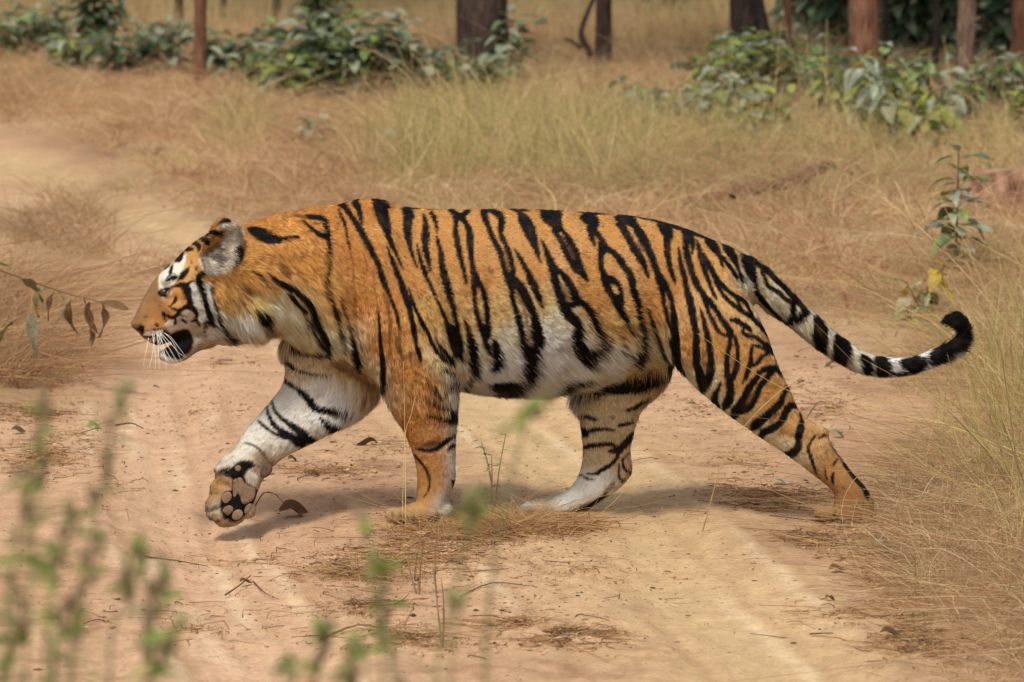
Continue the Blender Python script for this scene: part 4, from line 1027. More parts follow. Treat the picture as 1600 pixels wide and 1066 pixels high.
# ---------------------------------------------------------------- fur
def sample_fur(count):
    body_me.calc_loop_triangles()
    nt = len(body_me.loop_triangles)
    tri = np.empty(nt * 3, np.int32); body_me.loop_triangles.foreach_get('vertices', tri); tri = tri.reshape(-1, 3)
    BN = np.empty(nv * 3, np.float32); body_me.vertices.foreach_get('normal', BN); BN = BN.reshape(-1, 3).astype(float)
    a, b, c = BV[tri[:, 0]], BV[tri[:, 1]], BV[tri[:, 2]]
    ar = np.linalg.norm(np.cross(b - a, c - a), axis=1)
    facing = BN[tri].mean(1)[:, 1]
    w = ar * np.where(facing < 0.35, 1.0, 0.5) * np.where(np.isin(BL[tri[:, 0]], (L_HEAD, L_JAW)), 1.6, 1.0) * np.where(BL[tri[:, 0]] == L_EAR, 3.0, 1.0)
    idx = RNG.choice(nt, count, p=w / w.sum())
    r1 = np.sqrt(RNG.random(count))[:, None]; r2 = RNG.random(count)[:, None]
    T = tri[idx]
    mixv = lambda A: A[T[:, 0]] * (1 - r1) + A[T[:, 1]] * r1 * (1 - r2) + A[T[:, 2]] * r1 * r2
    return mixv(BV), mixv(BN), mixv(BT), BL[T[:, 0]]
FURLEN = [  # px, py, length (m)
(215, 500, .005), (240, 470, .007), (245, 515, .006), (260, 500, .004), (280, 520, .005), (258, 440, .004), (270, 430, .004), (258, 458, .002), (300, 410, .006), (300, 480, .008), (330, 480, .020), (350, 510, .036), (380, 510, .046), (400, 480, .036), (330, 390, .010), (345, 395, .026), (325, 425, .022), (365, 370, .018), (270, 555, .006), (300, 540, .008), (320, 525, .012),
(420, 380, .022), (430, 450, .028), (430, 515, .040), (480, 380, .020), (500, 540, .028), (550, 560, .020), (560, 360, .012), (600, 450, .010), (640, 560, .011), (700, 590, .026), (660, 700, .008), (660, 800, .006), (720, 400, .010), (800, 400, .010), (850, 500, .013), (750, 500, .012),
(760, 600, .030), (850, 600, .046), (900, 585, .052), (940, 580, .046), (1000, 560, .034), (950, 440, .010), (1050, 420, .010), (1100, 520, .010), (1160, 600, .009), (1250, 690, .008), (1330, 780, .007), (1200, 440, .014), (1300, 540, .018), (1400, 570, .018), (1500, 530, .030),
(950, 650, .009), (930, 700, .009), (930, 770, .009), (960, 610, .010), (480, 570, .013), (560, 620, .032), (450, 650, .011), (500, 620, .014), (400, 680, .010), (380, 710, .010), (350, 780, .006), (330, 800, .010), (400, 750, .010), (345, 730, .010)]
def fur_len(px, py):
    F = np.array(FURLEN); out = np.zeros(len(px))
    for s in range(0, len(px), 50000):
        d2 = (px[s:s + 50000, None] - F[:, 0]) ** 2 + (py[s:s + 50000, None] - F[:, 1]) ** 2
        w = 1 / (d2 + 80.0) ** 2
        out[s:s + 50000] = (w * F[:, 2]).sum(1) / w.sum(1)
    return out
NFUR = 680000
fp, fn, ft, fl = sample_fur(NFUR)
fn /= np.linalg.norm(fn, axis=1)[:, None]
fpx, fpy = proj(np.column_stack([fp[:, 0], np.where(np.isin(fl, (L_BODY, L_HEAD, L_JAW)), -np.abs(fp[:, 1]), fp[:, 1]), fp[:, 2]]))
L = fur_len(fpx, fpy) * RNG.uniform(0.65, 1.25, NFUR)
# hair lies along the body, droops on long-haired parts, swirls a little
cl = fbm(fpx / 22.0, fpy / 22.0, 9)[:, None] - 0.47
cl2 = fbm(fpx / 7.0, fpy / 7.0, 19)[:, None] - 0.47
dirv = ft + RNG.normal(0, 0.13, (NFUR, 3)) + np.array([0, 0, -1.0]) * (np.clip(L / 0.05, 0, 1) * 0.6 + 0.05)[:, None] + cl * np.array([0.6, 0, 1.2]) + cl2 * np.array([0.3, 0.3, 0.7])
inm = (fl == L_EAR)
dirv[inm] = ft[inm] * 0.3 + np.array([1.0, -.3, -.1]) + RNG.normal(0, 0.35, (inm.sum(), 3))
dirv -= fn * (dirv * fn).sum(1)[:, None]
dirv /= np.linalg.norm(dirv, axis=1)[:, None] + 1e-9
lift = (0.16 + 0.14 * RNG.random(NFUR))[:, None] * np.where(RNG.random(NFUR) < .12, 2.3, 1.0)[:, None]
K = 4; FP = np.empty((NFUR, K, 3))
tipm = (fl == L_TAIL) & (fpx > 1466)
lift[tipm] *= 1.7
for k in range(K):
    t = k / (K - 1)
    up = lift * (t - 0.55 * t * t)
    FP[:, k] = fp - fn * 0.0012 + L[:, None] * (dirv * t + fn * up * 1.3) + np.array([0, 0, -1]) * (L[:, None] * t * t * np.clip(L[:, None] / 0.06, 0, .35))
rad = np.array([1.0, .9, .65, .12])[None, :] * (0.00062 + 0.0000 * L[:, None])
fcol, _, _ = coat_at(fp + dirv * (L * RNG.uniform(.1, .85, NFUR))[:, None], np.isin(fl, (L_BODY, L_HEAD, L_JAW)))
var = RNG.normal(1.0, 0.25, (NFUR, 1)) * (1.0 + 1.15 * cl2)
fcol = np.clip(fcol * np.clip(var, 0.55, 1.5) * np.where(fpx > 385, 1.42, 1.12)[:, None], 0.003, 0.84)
def mat_fur():
    m = bpy.data.materials.new('tiger_fur'); m.use_nodes = True
    nt = m.node_tree; b = nt.nodes['Principled BSDF']
    a = nt.nodes.new('ShaderNodeAttribute'); a.attribute_name = 'col'
    n = nt.nodes.new('ShaderNodeAttribute'); n.attribute_name = 'nrm'
    nt.links.new(a.outputs['Color'], b.inputs['Base Color']); nt.links.new(n.outputs['Vector'], b.inputs['Normal'])
    b.inputs['Roughness'].default_value = 0.62; b.inputs['Specular IOR Level'].default_value = 0.10
    return m
M_FUR = mat_fur()
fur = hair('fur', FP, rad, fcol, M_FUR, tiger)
wv_ = np.column_stack([fbm(fpx / 6.0, fpy / 4.0, 31), np.zeros(NFUR), fbm(fpx / 6.0, fpy / 4.0, 32)]) - np.array([.47, 0, .47])
fnr = fn + dirv * 0.25 + RNG.normal(0, 0.2, (NFUR, 3)) + wv_ * 1.5; fnr /= np.linalg.norm(fnr, axis=1)[:, None]
na = fur.data.attributes.new('nrm', 'FLOAT_VECTOR', 'CURVE'); na.data.foreach_set('vector', fnr.astype(np.float32).ravel())
tag(fur, kind='stuff')
print('TIGER verts', nv, 'bbox', BV.min(0), BV.max(0))

# ---------------------------------------------------------------- eyes, whiskers, paw pads
def uv_sphere(name, r, M=20, N=12, sx=1, sy=1, sz=1):
    V = []; F = []
    for i in range(N + 1):
        ph = math.pi * i / N
        for j in range(M): V.append((sx * r * math.sin(ph) * math.cos(2 * math.pi * j / M), sy * r * math.sin(ph) * math.sin(2 * math.pi * j / M), sz * r * math.cos(ph)))
    for i in range(N):
        for j in range(M):
            k = (j + 1) % M; F.append((i * M + j, (i + 1) * M + j, (i + 1) * M + k, i * M + k))
    return mesh(name, V, F)
def surf_y(px, py, near=True):
    """depth of the skin under a side-view point"""
    d2 = (bpx - px) ** 2 + (bpy_ - py) ** 2 + np.where((BV[:, 1] < 0) == near, 0, 1e6)
    i = np.argsort(d2)[:12]
    return BV[i, 1].min() if near else BV[i, 1].max()
M_EYE, nt_, b_ = mat('eyeball'); b_.inputs['Base Color'].default_value = (0.022, 0.014, 0.008, 1); b_.inputs['Roughness'].default_value = 0.06; b_.inputs['Coat Weight'].default_value = 0.6
M_IRIS, nt_, b_ = mat('iris_amber'); b_.inputs['Base Color'].default_value = (0.10, 0.055, 0.012, 1); b_.inputs['Roughness'].default_value = 0.2
for s in (-1, 1):
    ysk = surf_y(257, 456, s < 0)
    c = pt(257, 456, ysk - s * 0.0088)
    e = link('eye', uv_sphere('eye', 0.0125, sz=0.8), M_EYE, tiger, c)
    iv = []; d = Vector((-.62, s * .75, -.22)).normalized()
    q = d.to_track_quat('Z', 'Y')
    for rr in (0.0030, 0.0050):
        for j in range(16):
            th = 2 * math.pi * j / 16; h = math.sqrt(max(0.0126 ** 2 - rr ** 2, 0))
            iv.append(q @ Vector((rr * math.cos(th), rr * math.sin(th), h)))
    link('iris', mesh('iris', iv, [(j, (j + 1) % 16, 16 + (j + 1) % 16, 16 + j) for j in range(16)]), M_IRIS, e)
def tube_mesh(name, P, R, M=5):
    P = [Vector(p) for p in P]; V = []; F = []
    for i, p in enumerate(P):
        t = (P[min(i + 1, len(P) - 1)] - P[max(i - 1, 0)]).normalized()
        a = t.orthogonal().normalized(); b = t.cross(a)
        for j in range(M):
            th = 2 * math.pi * j / M
            V.append(p + (a * math.cos(th) + b * math.sin(th)) * R[i])
    for i in range(len(P) - 1):
        for j in range(M):
            k = (j + 1) % M; F.append((i * M + j, i * M + k, (i + 1) * M + k, (i + 1) * M + j))
    F.append(tuple(range(M))[::-1]); F.append(tuple(range((len(P) - 1) * M, len(P) * M)))
    return mesh(name, V, F)
M_WHISK, nt_, b_ = mat('whisker'); b_.inputs['Base Color'].default_value = (0.86, 0.83, 0.76, 1); b_.inputs['Roughness'].default_value = 0.35
WH = [((246, 518), (252, 540), (262, 562), (272, 572)), ((250, 520), (262, 540), (274, 560), (280, 570)), ((252, 521), (266, 536), (280, 552), (291, 559)), ((256, 520), (268, 528), (280, 544), (290, 557)),
      ((258, 521), (270, 534), (278, 552), (284, 566)), ((244, 519), (249, 538), (257, 556), (266, 571)), ((247, 521), (258, 545), (268, 562), (277, 574)), ((241, 522), (240, 540), (237, 560), (233, 574)), ((246, 522), (247, 540), (248, 560), (249, 576)),
      ((232, 528), (230, 540), (227, 556), (224, 572)), ((238, 522), (241, 540), (243, 560), (242, 578)), ((250, 521), (256, 545), (259, 565), (260, 578))]
for i, w in enumerate(WH):
    for s in ((-1, 1) if i < 8 else (-1,)):
        y0 = surf_y(w[0][0], w[0][1], s < 0)
        P = catmull([pt(x, y, y0 + s * (0.004 + 0.016 * k)) for k, (x, y) in enumerate(w)], 3)
        link('whisker', tube_mesh('whisker', P, np.linspace(0.00105, 0.00035, len(P)), 4), M_WHISK, tiger)
for w in [((254, 421), (247, 417), (238, 417), (232, 420)), ((256, 420), (250, 414), (256, 406), (262, 403))]:
    P = catmull([pt(x, y, -.05 - .01 * k) for k, (x, y) in enumerate(w)], 3)
    link('whisker', tube_mesh('whisker', P, np.linspace(0.0007, 0.0003, len(P)), 4), M_WHISK, tiger)
M_PAD = mat_plain('paw_pad', lin((130, 106, 84)), 0.85, 0.25, 0.2, 60, 0.35)
M_PAD_DARK = mat_plain('wrist_pad', lin((88, 72, 60)), 0.7, 0.3, 0.2, 60, 0.3)
def pad(name, poly, Y, hgt, m, near=-1):
    P = np.array(poly, float); c0 = P.mean(0)
    P = catmull(np.vstack([P, P[:1]]), 4)[:-1]
    V = []; F = []; n = len(P)
    for r, h in ((1.0, -2.2), (1.0, 0.0), (.94, .45), (.8, .78), (.55, .95), (.25, 1.0)):
        for q in P:
            x, y = c0 + (q - c0) * r
            V.append(pt(x, y, Y + near * h * hgt))
    for i in range(5):
        for j in range(n):
            k = (j + 1) % n; F.append((i * n + j, i * n + k, (i + 1) * n + k, (i + 1) * n + j))
    F.append(tuple(range(5 * n, 6 * n)))
    return link(name, mesh(name, V, F), m, tiger)
def circ(cx, cy, rx, ry, ang=0, n=10):
    a = math.radians(ang)
    return [(cx + rx * math.cos(t) * math.cos(a) - ry * math.sin(t) * math.sin(a), cy + rx * math.cos(t) * math.sin(a) + ry * math.sin(t) * math.cos(a)) for t in np.linspace(0, 2 * math.pi, n, endpoint=False)]
pc = lambda *a: [(300 + a[i] / 8, 695 + a[i + 1] / 8) for i in range(0, len(a), 2)]
yy = lambda x, y: surf_y(x, y) + 0.002
pad('palm_pad', pc(512, 440, 560, 412, 620, 412, 655, 470, 720, 525, 785, 545, 790, 620, 745, 705, 610, 758, 535, 725, 512, 600), yy(380, 768), .0028, M_PAD)
pad('toe_pad', circ(354.5, 777.5, 7.2, 9.6, 28), yy(354, 777), .0028, M_PAD)
pad('toe_pad', circ(356, 798, 9.6, 7.2, -35), yy(356, 798), .0028, M_PAD)
pad('toe_pad', circ(371, 804.5, 9.6, 7.4, -42), yy(371, 805), .0028, M_PAD)
pad('toe_pad', circ(388, 795, 5, 9, 30), yy(387, 795), .0028, M_PAD)
pad('wrist_pad', circ(414.5, 735, 10, 13, 38), yy(412, 735), .006, M_PAD_DARK)
pad('wrist_pad', circ(372, 732, 5, 5, 0), yy(372, 732), .004, M_PAD)
# ---------------------------------------------------------------- grasses
M_GRASS = mat_attr('dry_grass', 0.75, 0.2, transl=0.25)
def scatter_px(n, boxes):
    """ground points; boxes: (x0, y0, x1, y1, weight) of the stretch of ground seen there, sampled evenly over the real ground"""
    out = []
    W = []
    for b in boxes:
        a = np.array([gpt(b[0], b[1])[:2], gpt(b[2], b[1])[:2], gpt(b[2], b[3])[:2], gpt(b[0], b[3])[:2]])
        ar = 0.5 * abs(np.dot(a[:, 0], np.roll(a[:, 1], 1)) - np.dot(a[:, 1], np.roll(a[:, 0], 1))); W.append(ar * b[4])
    W = np.array(W); cnt = (W / W.sum() * n).astype(int)
    for b, c in zip(boxes, cnt):
        d0, d1 = 16500 / (b[3] + 290), 16500 / (b[1] + 290)
        d = np.sqrt(RNG.random(c) * (d1 ** 2 - d0 ** 2) + d0 ** 2)
        px = RNG.uniform(b[0], b[2], c)
        out.append(np.column_stack([(px - 800) / FPX * d * 1.003, d - CAM_D]))
    return np.vstack(out)
def widths(r, n, K, tip=.25):
    return r * RNG.gamma(4, .25, (n, 1)).clip(.35, 2.2) * np.linspace(1, tip, K)[None, :]
def tufts(XYc, per, spread):
    """blades gathered in tufts: points and outward direction"""
    c = np.repeat(np.arange(len(XYc)), per); d = RNG.normal(0, 1, (len(c), 2)) * spread
    return XYc[c] + d, np.arctan2(d[:, 1], d[:, 0]), c
def strands(XY, h, lean, bend, K=5, azc=None, azs=None, base=0.0, curl=.35):
    """curved blades: h height per strand, lean = horizontal run / height, bend = droop"""
    n = len(XY); az = RNG.uniform(0, 2 * np.pi, n) if azc is None else azc + RNG.normal(0, azs, n)
    z0 = gz(XY[:, 0], XY[:, 1], False) - 0.01 + base
    P = np.empty((n, K, 3)); c, s = np.cos(az), np.sin(az)
    kz = RNG.normal(0, curl, n); wz = RNG.normal(0, .10, (n, K)) * min(1, curl)
    for k in range(K):
        t = k / (K - 1)
        r = h * lean * (t + bend * t * t)
        a2 = kz * t * t
        P[:, k, 0] = XY[:, 0] + r * (c - a2 * s); P[:, k, 1] = XY[:, 1] + r * (s + a2 * c)
        P[:, k, 2] = z0 + h * (t - bend * 0.62 * t * t + wz[:, k] * t)
    P[:, 1:, 2] = np.maximum(P[:, 1:, 2], gz(P[:, -1, 0], P[:, -1, 1], False)[:, None] + 0.004)
    return P
def pick(cols, w, n, var=0.14):
    C = lin(cols)[RNG.choice(len(cols), n, p=np.array(w) / np.sum(w))]
    return np.clip(C * RNG.normal(1, var, (n, 1)), 0.01, 0.9)
TAN = [(206, 172, 128), (188, 150, 110), (222, 196, 154), (160, 122, 90)]
taper = lambda K, tip=.25: np.linspace(1, tip, K)[None, :]

# far verge, dry and tangled
XY = scatter_px(135000, [(-700, 60, 2300, 200, 1.0), (-700, 200, 2300, 330, 1.4), (300, 320, 2200, 450, 1.6), (960, 430, 2100, 600, 1.2)])
sd_ = sand_sd(XY[:, 0], XY[:, 1]); XY = XY[sd_ < RNG.normal(-.12, .16, len(sd_))]
dens = fbm(XY[:, 0] * 1.1, XY[:, 1] * .6, 101); XY = XY[RNG.random(len(XY)) < smooth(.26, .52, dens)]
n = len(XY); tall = smooth(.4, .62, fbm(XY[:, 0] * .7, XY[:, 1] * .4, 103))
edge = np.clip(-sand_sd(XY[:, 0], XY[:, 1]) / 1.2, .25, 1)
h = RNG.gamma(5, .2, n) * (.07 + .15 * tall) * edge
P = strands(XY, h, RNG.gamma(2.4, .36, n), RNG.uniform(.1, .9, n))
C = pick(TAN + [(192, 150, 116)], [4, 3, 2, 1.2, 2], n)
green = smooth(.5, .66, fbm(XY[:, 0] * .5, XY[:, 1] * .35, 105))[:, None] * .5
C = C * (1 - green) + lin((158, 146, 92)) * green
T0 = scatter_px(8400, [(-700, 60, 2300, 200, .8), (-700, 200, 2300, 330, 1.4), (300, 320, 2200, 450, 1.8), (960, 430, 2100, 590, 1.4)])
T0 = T0[sand_sd(T0[:, 0], T0[:, 1]) < -.25]
X2, a2, ci = tufts(T0, 16, .035); n2 = len(X2)
hs = (RNG.gamma(4, .25, len(T0)) * .17)[ci] * RNG.uniform(.5, 1.2, n2) * np.clip(-sand_sd(X2[:, 0], X2[:, 1]) / 1.0, .3, 1)
P2 = strands(X2, hs, RNG.gamma(2.2, .3, n2), RNG.uniform(.1, .9, n2), 5, a2, .6)
tc_ = pick(TAN + [(192, 150, 116), (180, 166, 112)], [4, 3, 3, 1.2, 2, 1.6], len(T0), .1)[ci] * RNG.normal(1, .12, (n2, 1)).clip(.6, 1.4)
P = np.concatenate([P, P2]); C = np.concatenate([C, tc_]); n = len(P)
tag(hair('dry_grass', P, widths(.0021, n, 5), C, M_GRASS), kind='stuff')

# tall yellow-green grass beyond the tiger's back
XY = scatter_px(30000, [(620, 205, 1020, 325, 1.0), (560, 250, 680, 325, .3), (1000, 205, 1460, 300, .45), (340, 200, 420, 255, .35), (1380, 195, 1720, 330, .4)])
dens = fbm(XY[:, 0] * .9, XY[:, 1] * .6, 111); XY = XY[(RNG.random(len(XY)) < smooth(.33, .55, dens)) & (sand_sd(XY[:, 0], XY[:, 1]) < -.5)]
n = len(XY); h = RNG.gamma(7, .143, n) * RNG.choice([.17, .28, .46], n, p=[.6, .31, .09])
P = strands(XY, h, np.abs(RNG.normal(.2, .45, n)), RNG.uniform(0, .7, n), 6)
tag(hair('tall_grass', P, widths(.0023, n, 6), pick([(192, 174, 112), (170, 160, 98), (208, 186, 134), (146, 144, 86), (212, 186, 140)], [3, 2.2, 3, 1, 2.6], n), M_GRASS), kind='stuff')

# field of pale grass between the trees, far back
XY = scatter_px(125000, [(-900, -130, 2500, -40, .5), (-900, -40, 2500, 70, 1), (-900, 70, 2500, 110, .8)])
n = len(XY); h = RNG.gamma(7, .143, n) * .26
P = strands(XY, h, np.abs(RNG.normal(.15, .3, n)), RNG.uniform(0, .4, n), 4)
sh = smooth(.45, .62, fbm(XY[:, 0] * .22, XY[:, 1] * .12, 121))[:, None]
C = pick([(190, 166, 120), (170, 144, 106), (162, 146, 98), (200, 180, 138)], [3, 2, 2, 1], n)
C = C * (1 - sh * .35) + lin((150, 138, 98)) * sh * .35
tag(hair('meadow_grass', P, .0042 * taper(4), C, M_GRASS), kind='stuff')

# right-hand verge close to the camera side
XY = scatter_px(80000, [(1385, 560, 2050, 800, 1.0), (1350, 800, 1950, 1130, 1.2), (1300, 640, 1420, 860, .25), (1450, 400, 1760, 560, .8)])
sd_ = sand_sd(XY[:, 0], XY[:, 1]); XY = XY[sd_ < RNG.normal(-.02, .1, len(sd_))]
pw_ = gpt(1330, 818); XY = XY[np.hypot((XY[:, 0] - pw_[0]) / .16, (XY[:, 1] - pw_[1]) / .5) > RNG.uniform(.3, 1.1, len(XY))]
n = len(XY); edge = np.clip(-sand_sd(XY[:, 0], XY[:, 1]) / .5, .22, 1)
h = RNG.gamma(3, .33, n) * .075 * edge
P = strands(XY, h, RNG.gamma(2.2, .42, n), RNG.uniform(.0, 1.0, n), 6, curl=1.1)
tag(hair('verge_grass', P, widths(.0011, n, 6), pick(TAN + [(176, 136, 98), (160, 146, 98)], [3, 3, 2.5, 1.6, 2, 1.4], n), M_GRASS), kind='stuff')
XY = scatter_px(1150, [(1520, 560, 1960, 800, 1.0), (1580, 760, 1900, 960, .8), (1470, 600, 1560, 760, .25)])
n = len(XY); h = RNG.gamma(6, .166, n) * .45
P = strands(XY, h, np.abs(RNG.normal(.35, .4, n)), RNG.uniform(0, .8, n), 7, math.radians(160), 1.3)
tag(hair('green_grass', P, widths(.0013, n, 7), pick([(182, 166, 100), (158, 150, 86), (208, 184, 128), (138, 138, 78)], [3, 2, 4, 1], n), M_GRASS), kind='stuff')

# clump of brown grass at the left edge
XY = scatter_px(15000, [(-300, 500, 105, 612, 1.0), (-300, 470, 90, 520, .8), (60, 560, 150, 625, .35)])
sd_ = sand_sd(XY[:, 0], XY[:, 1]); XY = XY[sd_ < RNG.normal(.05, .12, len(sd_))]
n = len(XY); h = RNG.gamma(4, .25, n) * .19 * np.clip(.35 - sand_sd(XY[:, 0], XY[:, 1]) / .6, .3, 1)
P = strands(XY, h, RNG.gamma(2.2, .4, n), RNG.uniform(.0, .9, n), 6, curl=.9)
tag(hair('brown_grass', P, widths(.0014, n, 6), pick([(194, 156, 114), (172, 132, 96), (216, 182, 136), (146, 108, 80), (166, 152, 106)], [3, 3, 2, 2, .6], n), M_GRASS), kind='stuff')
XY = scatter_px(900, [(20, 330, 180, 400, 1.0), (180, 400, 300, 440, .6), (60, 300, 150, 350, .5)])
n = len(XY); h = RNG.gamma(5, .2, n) * .13
P = strands(XY, h, RNG.gamma(3, .3, n), RNG.uniform(.1, .8, n), 6)
tag(hair('sparse_grass', P, .0014 * taper(6), pick([(176, 140, 100), (150, 116, 84), (140, 124, 88)], [3, 2, 1], n), M_GRASS), kind='stuff')

# straw and litter lying on the track
def ellipses(lst):
    out = []
    for cx, cy, rx, ry, n in lst:
        t = RNG.uniform(0, 2 * np.pi, n); r = np.abs(RNG.normal(0, .55, n))
        px, py = cx + rx * r * np.cos(t), cy + ry * r * np.sin(t)
        d = 16500 / (py + 290); out.append(np.column_stack([(px - 800) / FPX * d * 1.003, d - CAM_D]))
    return np.vstack(out)
XY = ellipses([(795, 832, 95, 22, 2600), (890, 822, 50, 10, 600), (700, 850, 100, 22, 1100), (640, 880, 120, 22, 800), (540, 905, 110, 22, 500), (655, 832, 60, 8, 260), (900, 1005, 90, 20, 700), (800, 985, 60, 14, 200), (640, 1010, 140, 30, 380),
               (1230, 780, 130, 22, 900), (1350, 826, 60, 10, 300), (1180, 800, 80, 12, 300), (1420, 780, 60, 60, 1500), (1290, 850, 90, 18, 500), (1400, 880, 70, 60, 1600), (1440, 1010, 80, 50, 1300), (1320, 970, 80, 30, 260), (60, 720, 90, 40, 900), (40, 650, 80, 20, 700), (120, 690, 60, 30, 160),
               (600, 700, 140, 40, 200), (500, 740, 90, 14, 260), (420, 850, 200, 60, 90), (300, 980, 250, 80, 130), (900, 900, 200, 60, 120), (1150, 720, 120, 40, 120), (1300, 640, 120, 60, 300), (360, 570, 60, 12, 90), (250, 420, 70, 14, 260), (180, 760, 60, 40, 60), (560, 960, 120, 40, 300)])
n = len(XY); h = (RNG.gamma(3, .33, n) * .017).clip(.004, .032)
P = strands(XY, h, RNG.gamma(2, .7, n).clip(0, 2.6), RNG.uniform(.2, 1.2, n), 5, curl=1.2)
tag(hair('straw_litter', P, widths(.0010, n, 5, .5), pick([(196, 158, 110), (160, 120, 82), (120, 84, 58), (84, 60, 46), (214, 184, 140)], [3, 3, 2.2, 1.4, 1], n), M_GRASS), kind='stuff')
# upright wisps over the litter, round the paws
XY = ellipses([(790, 832, 95, 18, 900), (890, 824, 60, 8, 160), (655, 834, 60, 8, 60), (1345, 822, 50, 8, 90), (690, 850, 120, 20, 90), (560, 900, 90, 20, 60)])
n = len(XY); h = RNG.gamma(4, .25, n) * .058
P = strands(XY, h, RNG.gamma(3, .45, n), RNG.uniform(.1, .8, n), 6)
tag(hair('dry_wisps', P, .0010 * taper(6), pick([(206, 170, 118), (176, 136, 92), (140, 102, 70)], [3, 2, 1], n), M_GRASS), kind='stuff')
# crumbs of soil and leaf fragments
XY = ellipses([(500, 735, 160, 26, 700), (60, 720, 110, 45, 800), (600, 880, 200, 50, 700), (300, 700, 260, 90, 350), (1300, 860, 140, 80, 900), (900, 950, 260, 80, 500), (250, 950, 260, 100, 500), (1150, 760, 120, 40, 400), (1100, 640, 140, 60, 260), (880, 1010, 90, 18, 500), (550, 640, 60, 30, 120), (1250, 600, 120, 60, 300)])
dr_ = np.minimum(seg_dist(XY[:, 0], XY[:, 1], RUT_R)[0], seg_dist(XY[:, 0], XY[:, 1], RUT_L)[0] + .1)
XY = XY[(RNG.random(len(XY)) < smooth(.3, .7, dr_) * .75)]
G0 = np.vstack([ellipses([(700, 860, 900, 240, 9000), (300, 640, 500, 160, 3000), (1100, 640, 400, 120, 2500)])]); G0 = G0[sand_sd(G0[:, 0], G0[:, 1]) > -.1]
nb = len(XY); XY = np.vstack([XY, G0])
n = len(XY); r = RNG.gamma(1.6, .5, n) * np.where(np.arange(n) < nb, .005, .0021)
oct_v = np.array([(1, 0, 0), (0, 1, 0), (-1, 0, 0), (0, -1, 0), (0, 0, .8), (0, 0, -.8)]); oct_f = np.array([(0, 1, 4), (1, 2, 4), (2, 3, 4), (3, 0, 4), (1, 0, 5), (2, 1, 5), (3, 2, 5), (0, 3, 5)])
V = (oct_v[None] * RNG.uniform(.5, 1.5, (n, 6, 1)) * np.column_stack([RNG.uniform(.7, 2, n), RNG.uniform(.7, 1.6, n), RNG.uniform(.3, .9, n)])[:, None, :]) * r[:, None, None]
V[:, :, 0] += XY[:, 0:1]; V[:, :, 1] += XY[:, 1:2]; V[:, :, 2] += gz(XY[:, 0], XY[:, 1])[:, None] + .001
me = fast_mesh('soil_crumbs', V.reshape(-1, 3), (oct_f[None] + 6 * np.arange(n)[:, None, None]).reshape(-1, 3), False)
set_col(me, np.repeat(pick([(194, 154, 116), (164, 126, 96), (124, 94, 72), (84, 64, 52)], [3, 2.4, 1.2, .6], n), 6, 0))
tag(link('soil_crumbs', me, mat_attr('soil_crumb', .95, .05)), kind='stuff')

# ---------------------------------------------------------------- leaves and leafy plants
def leaf_mesh(name, m, w=.46, fold=.18, droop=.35, nseg=7, wav=.03, tipness=1.4):
    """one broad leaf along +X, length 1, folded along its rib and drooping"""
    V = []; F = []
    for i in range(nseg + 1):
        t = i / nseg
        hw = w * .5 * (math.sin(math.pi * t ** .85) ** .8) * (1 - .25 * t) * 1.15 + .004
        z = -droop * t * t
        sl = -2 * droop * t
        for j, s in enumerate((-1, -.5, 0, .5, 1)):
            V.append((t * (1 - .2 * droop * t), s * hw, z + fold * hw * abs(s) * 2 * (1 - .4 * t) + wav * math.sin(9 * t + 2 * s) * abs(s)))
    for i in range(nseg):
        for j in range(4):
            a = i * 5 + j; F.append((a, a + 1, a + 6, a + 5))
    V.append((-.16, 0, .03)); k = len(V) - 1; V.append((-.16, .012, .03)); F.append((2, k, k + 1)); F.append((3, 2, k + 1))
    me = mesh(name, V, F); me.materials.append(m)
    return me
def mat_leaf(name, c, c_back=None, rough=.42, spec=.5, transl=.22, var=.22):
    m = mat_plain(name, lin(c), rough, spec, var, 5, .25, transl, None)
    nt = m.node_tree; b = nt.nodes['Principled BSDF']
    # paler ribs, from the leaf's own coordinates
    tc = nt.nodes.new('ShaderNodeTexCoord'); wv = nt.nodes.new('ShaderNodeTexWave'); wv.inputs['Scale'].default_value = 5; wv.inputs['Distortion'].default_value = 1.5
    nt.links.new(tc.outputs['Object'], wv.inputs['Vector'])
    src = b.inputs['Base Color'].links[0].from_socket
    mx = nt.nodes.new('ShaderNodeMix'); mx.data_type = 'RGBA'; mx.blend_type = 'MULTIPLY'; mx.inputs[0].default_value = .35
    nt.links.new(src, mx.inputs[6]); nt.links.new(wv.outputs['Color'], mx.inputs[7]); nt.links.new(mx.outputs[2], b.inputs['Base Color'])
    return m
ML = {'brown': mat_leaf('leaf_dead_brown', (104, 76, 60), rough=.8, spec=.15), 'dark': mat_leaf('leaf_dark_green', (114, 132, 92)), 'grey': mat_leaf('leaf_grey_green', (160, 168, 142), rough=.45), 'mid': mat_leaf('leaf_green', (134, 152, 86)), 'lime': mat_leaf('leaf_yellow_green', (168, 172, 84), transl=.35),
      'yel': mat_leaf('leaf_yellow', (206, 176, 44), transl=.4), 'dry': mat_leaf('leaf_dry', (128, 98, 68), rough=.8, spec=.15), 'olive': mat_leaf('leaf_olive', (132, 124, 76), rough=.6, spec=.25), 'dust': mat_leaf('leaf_dusty', (168, 166, 134), rough=.6, spec=.2), 'deep': mat_leaf('leaf_deep_green', (78, 100, 72))}  # deep is the darkest of the leaf greens
LEAF = {k: [leaf_mesh('leaf_' + k, m, .44, .16, .12), leaf_mesh('leaf_' + k, m, .54, .10, .32, wav=.06), leaf_mesh('leaf_' + k, m, .40, .24, .5)] for k, m in ML.items()}
M_STEM = mat_plain('plant_stem', lin((104, 92, 60)), .8, .2, .2, 20)
M_STEM_D = mat_plain('dry_stem', lin((150, 122, 90)), .85, .15, .2, 20)
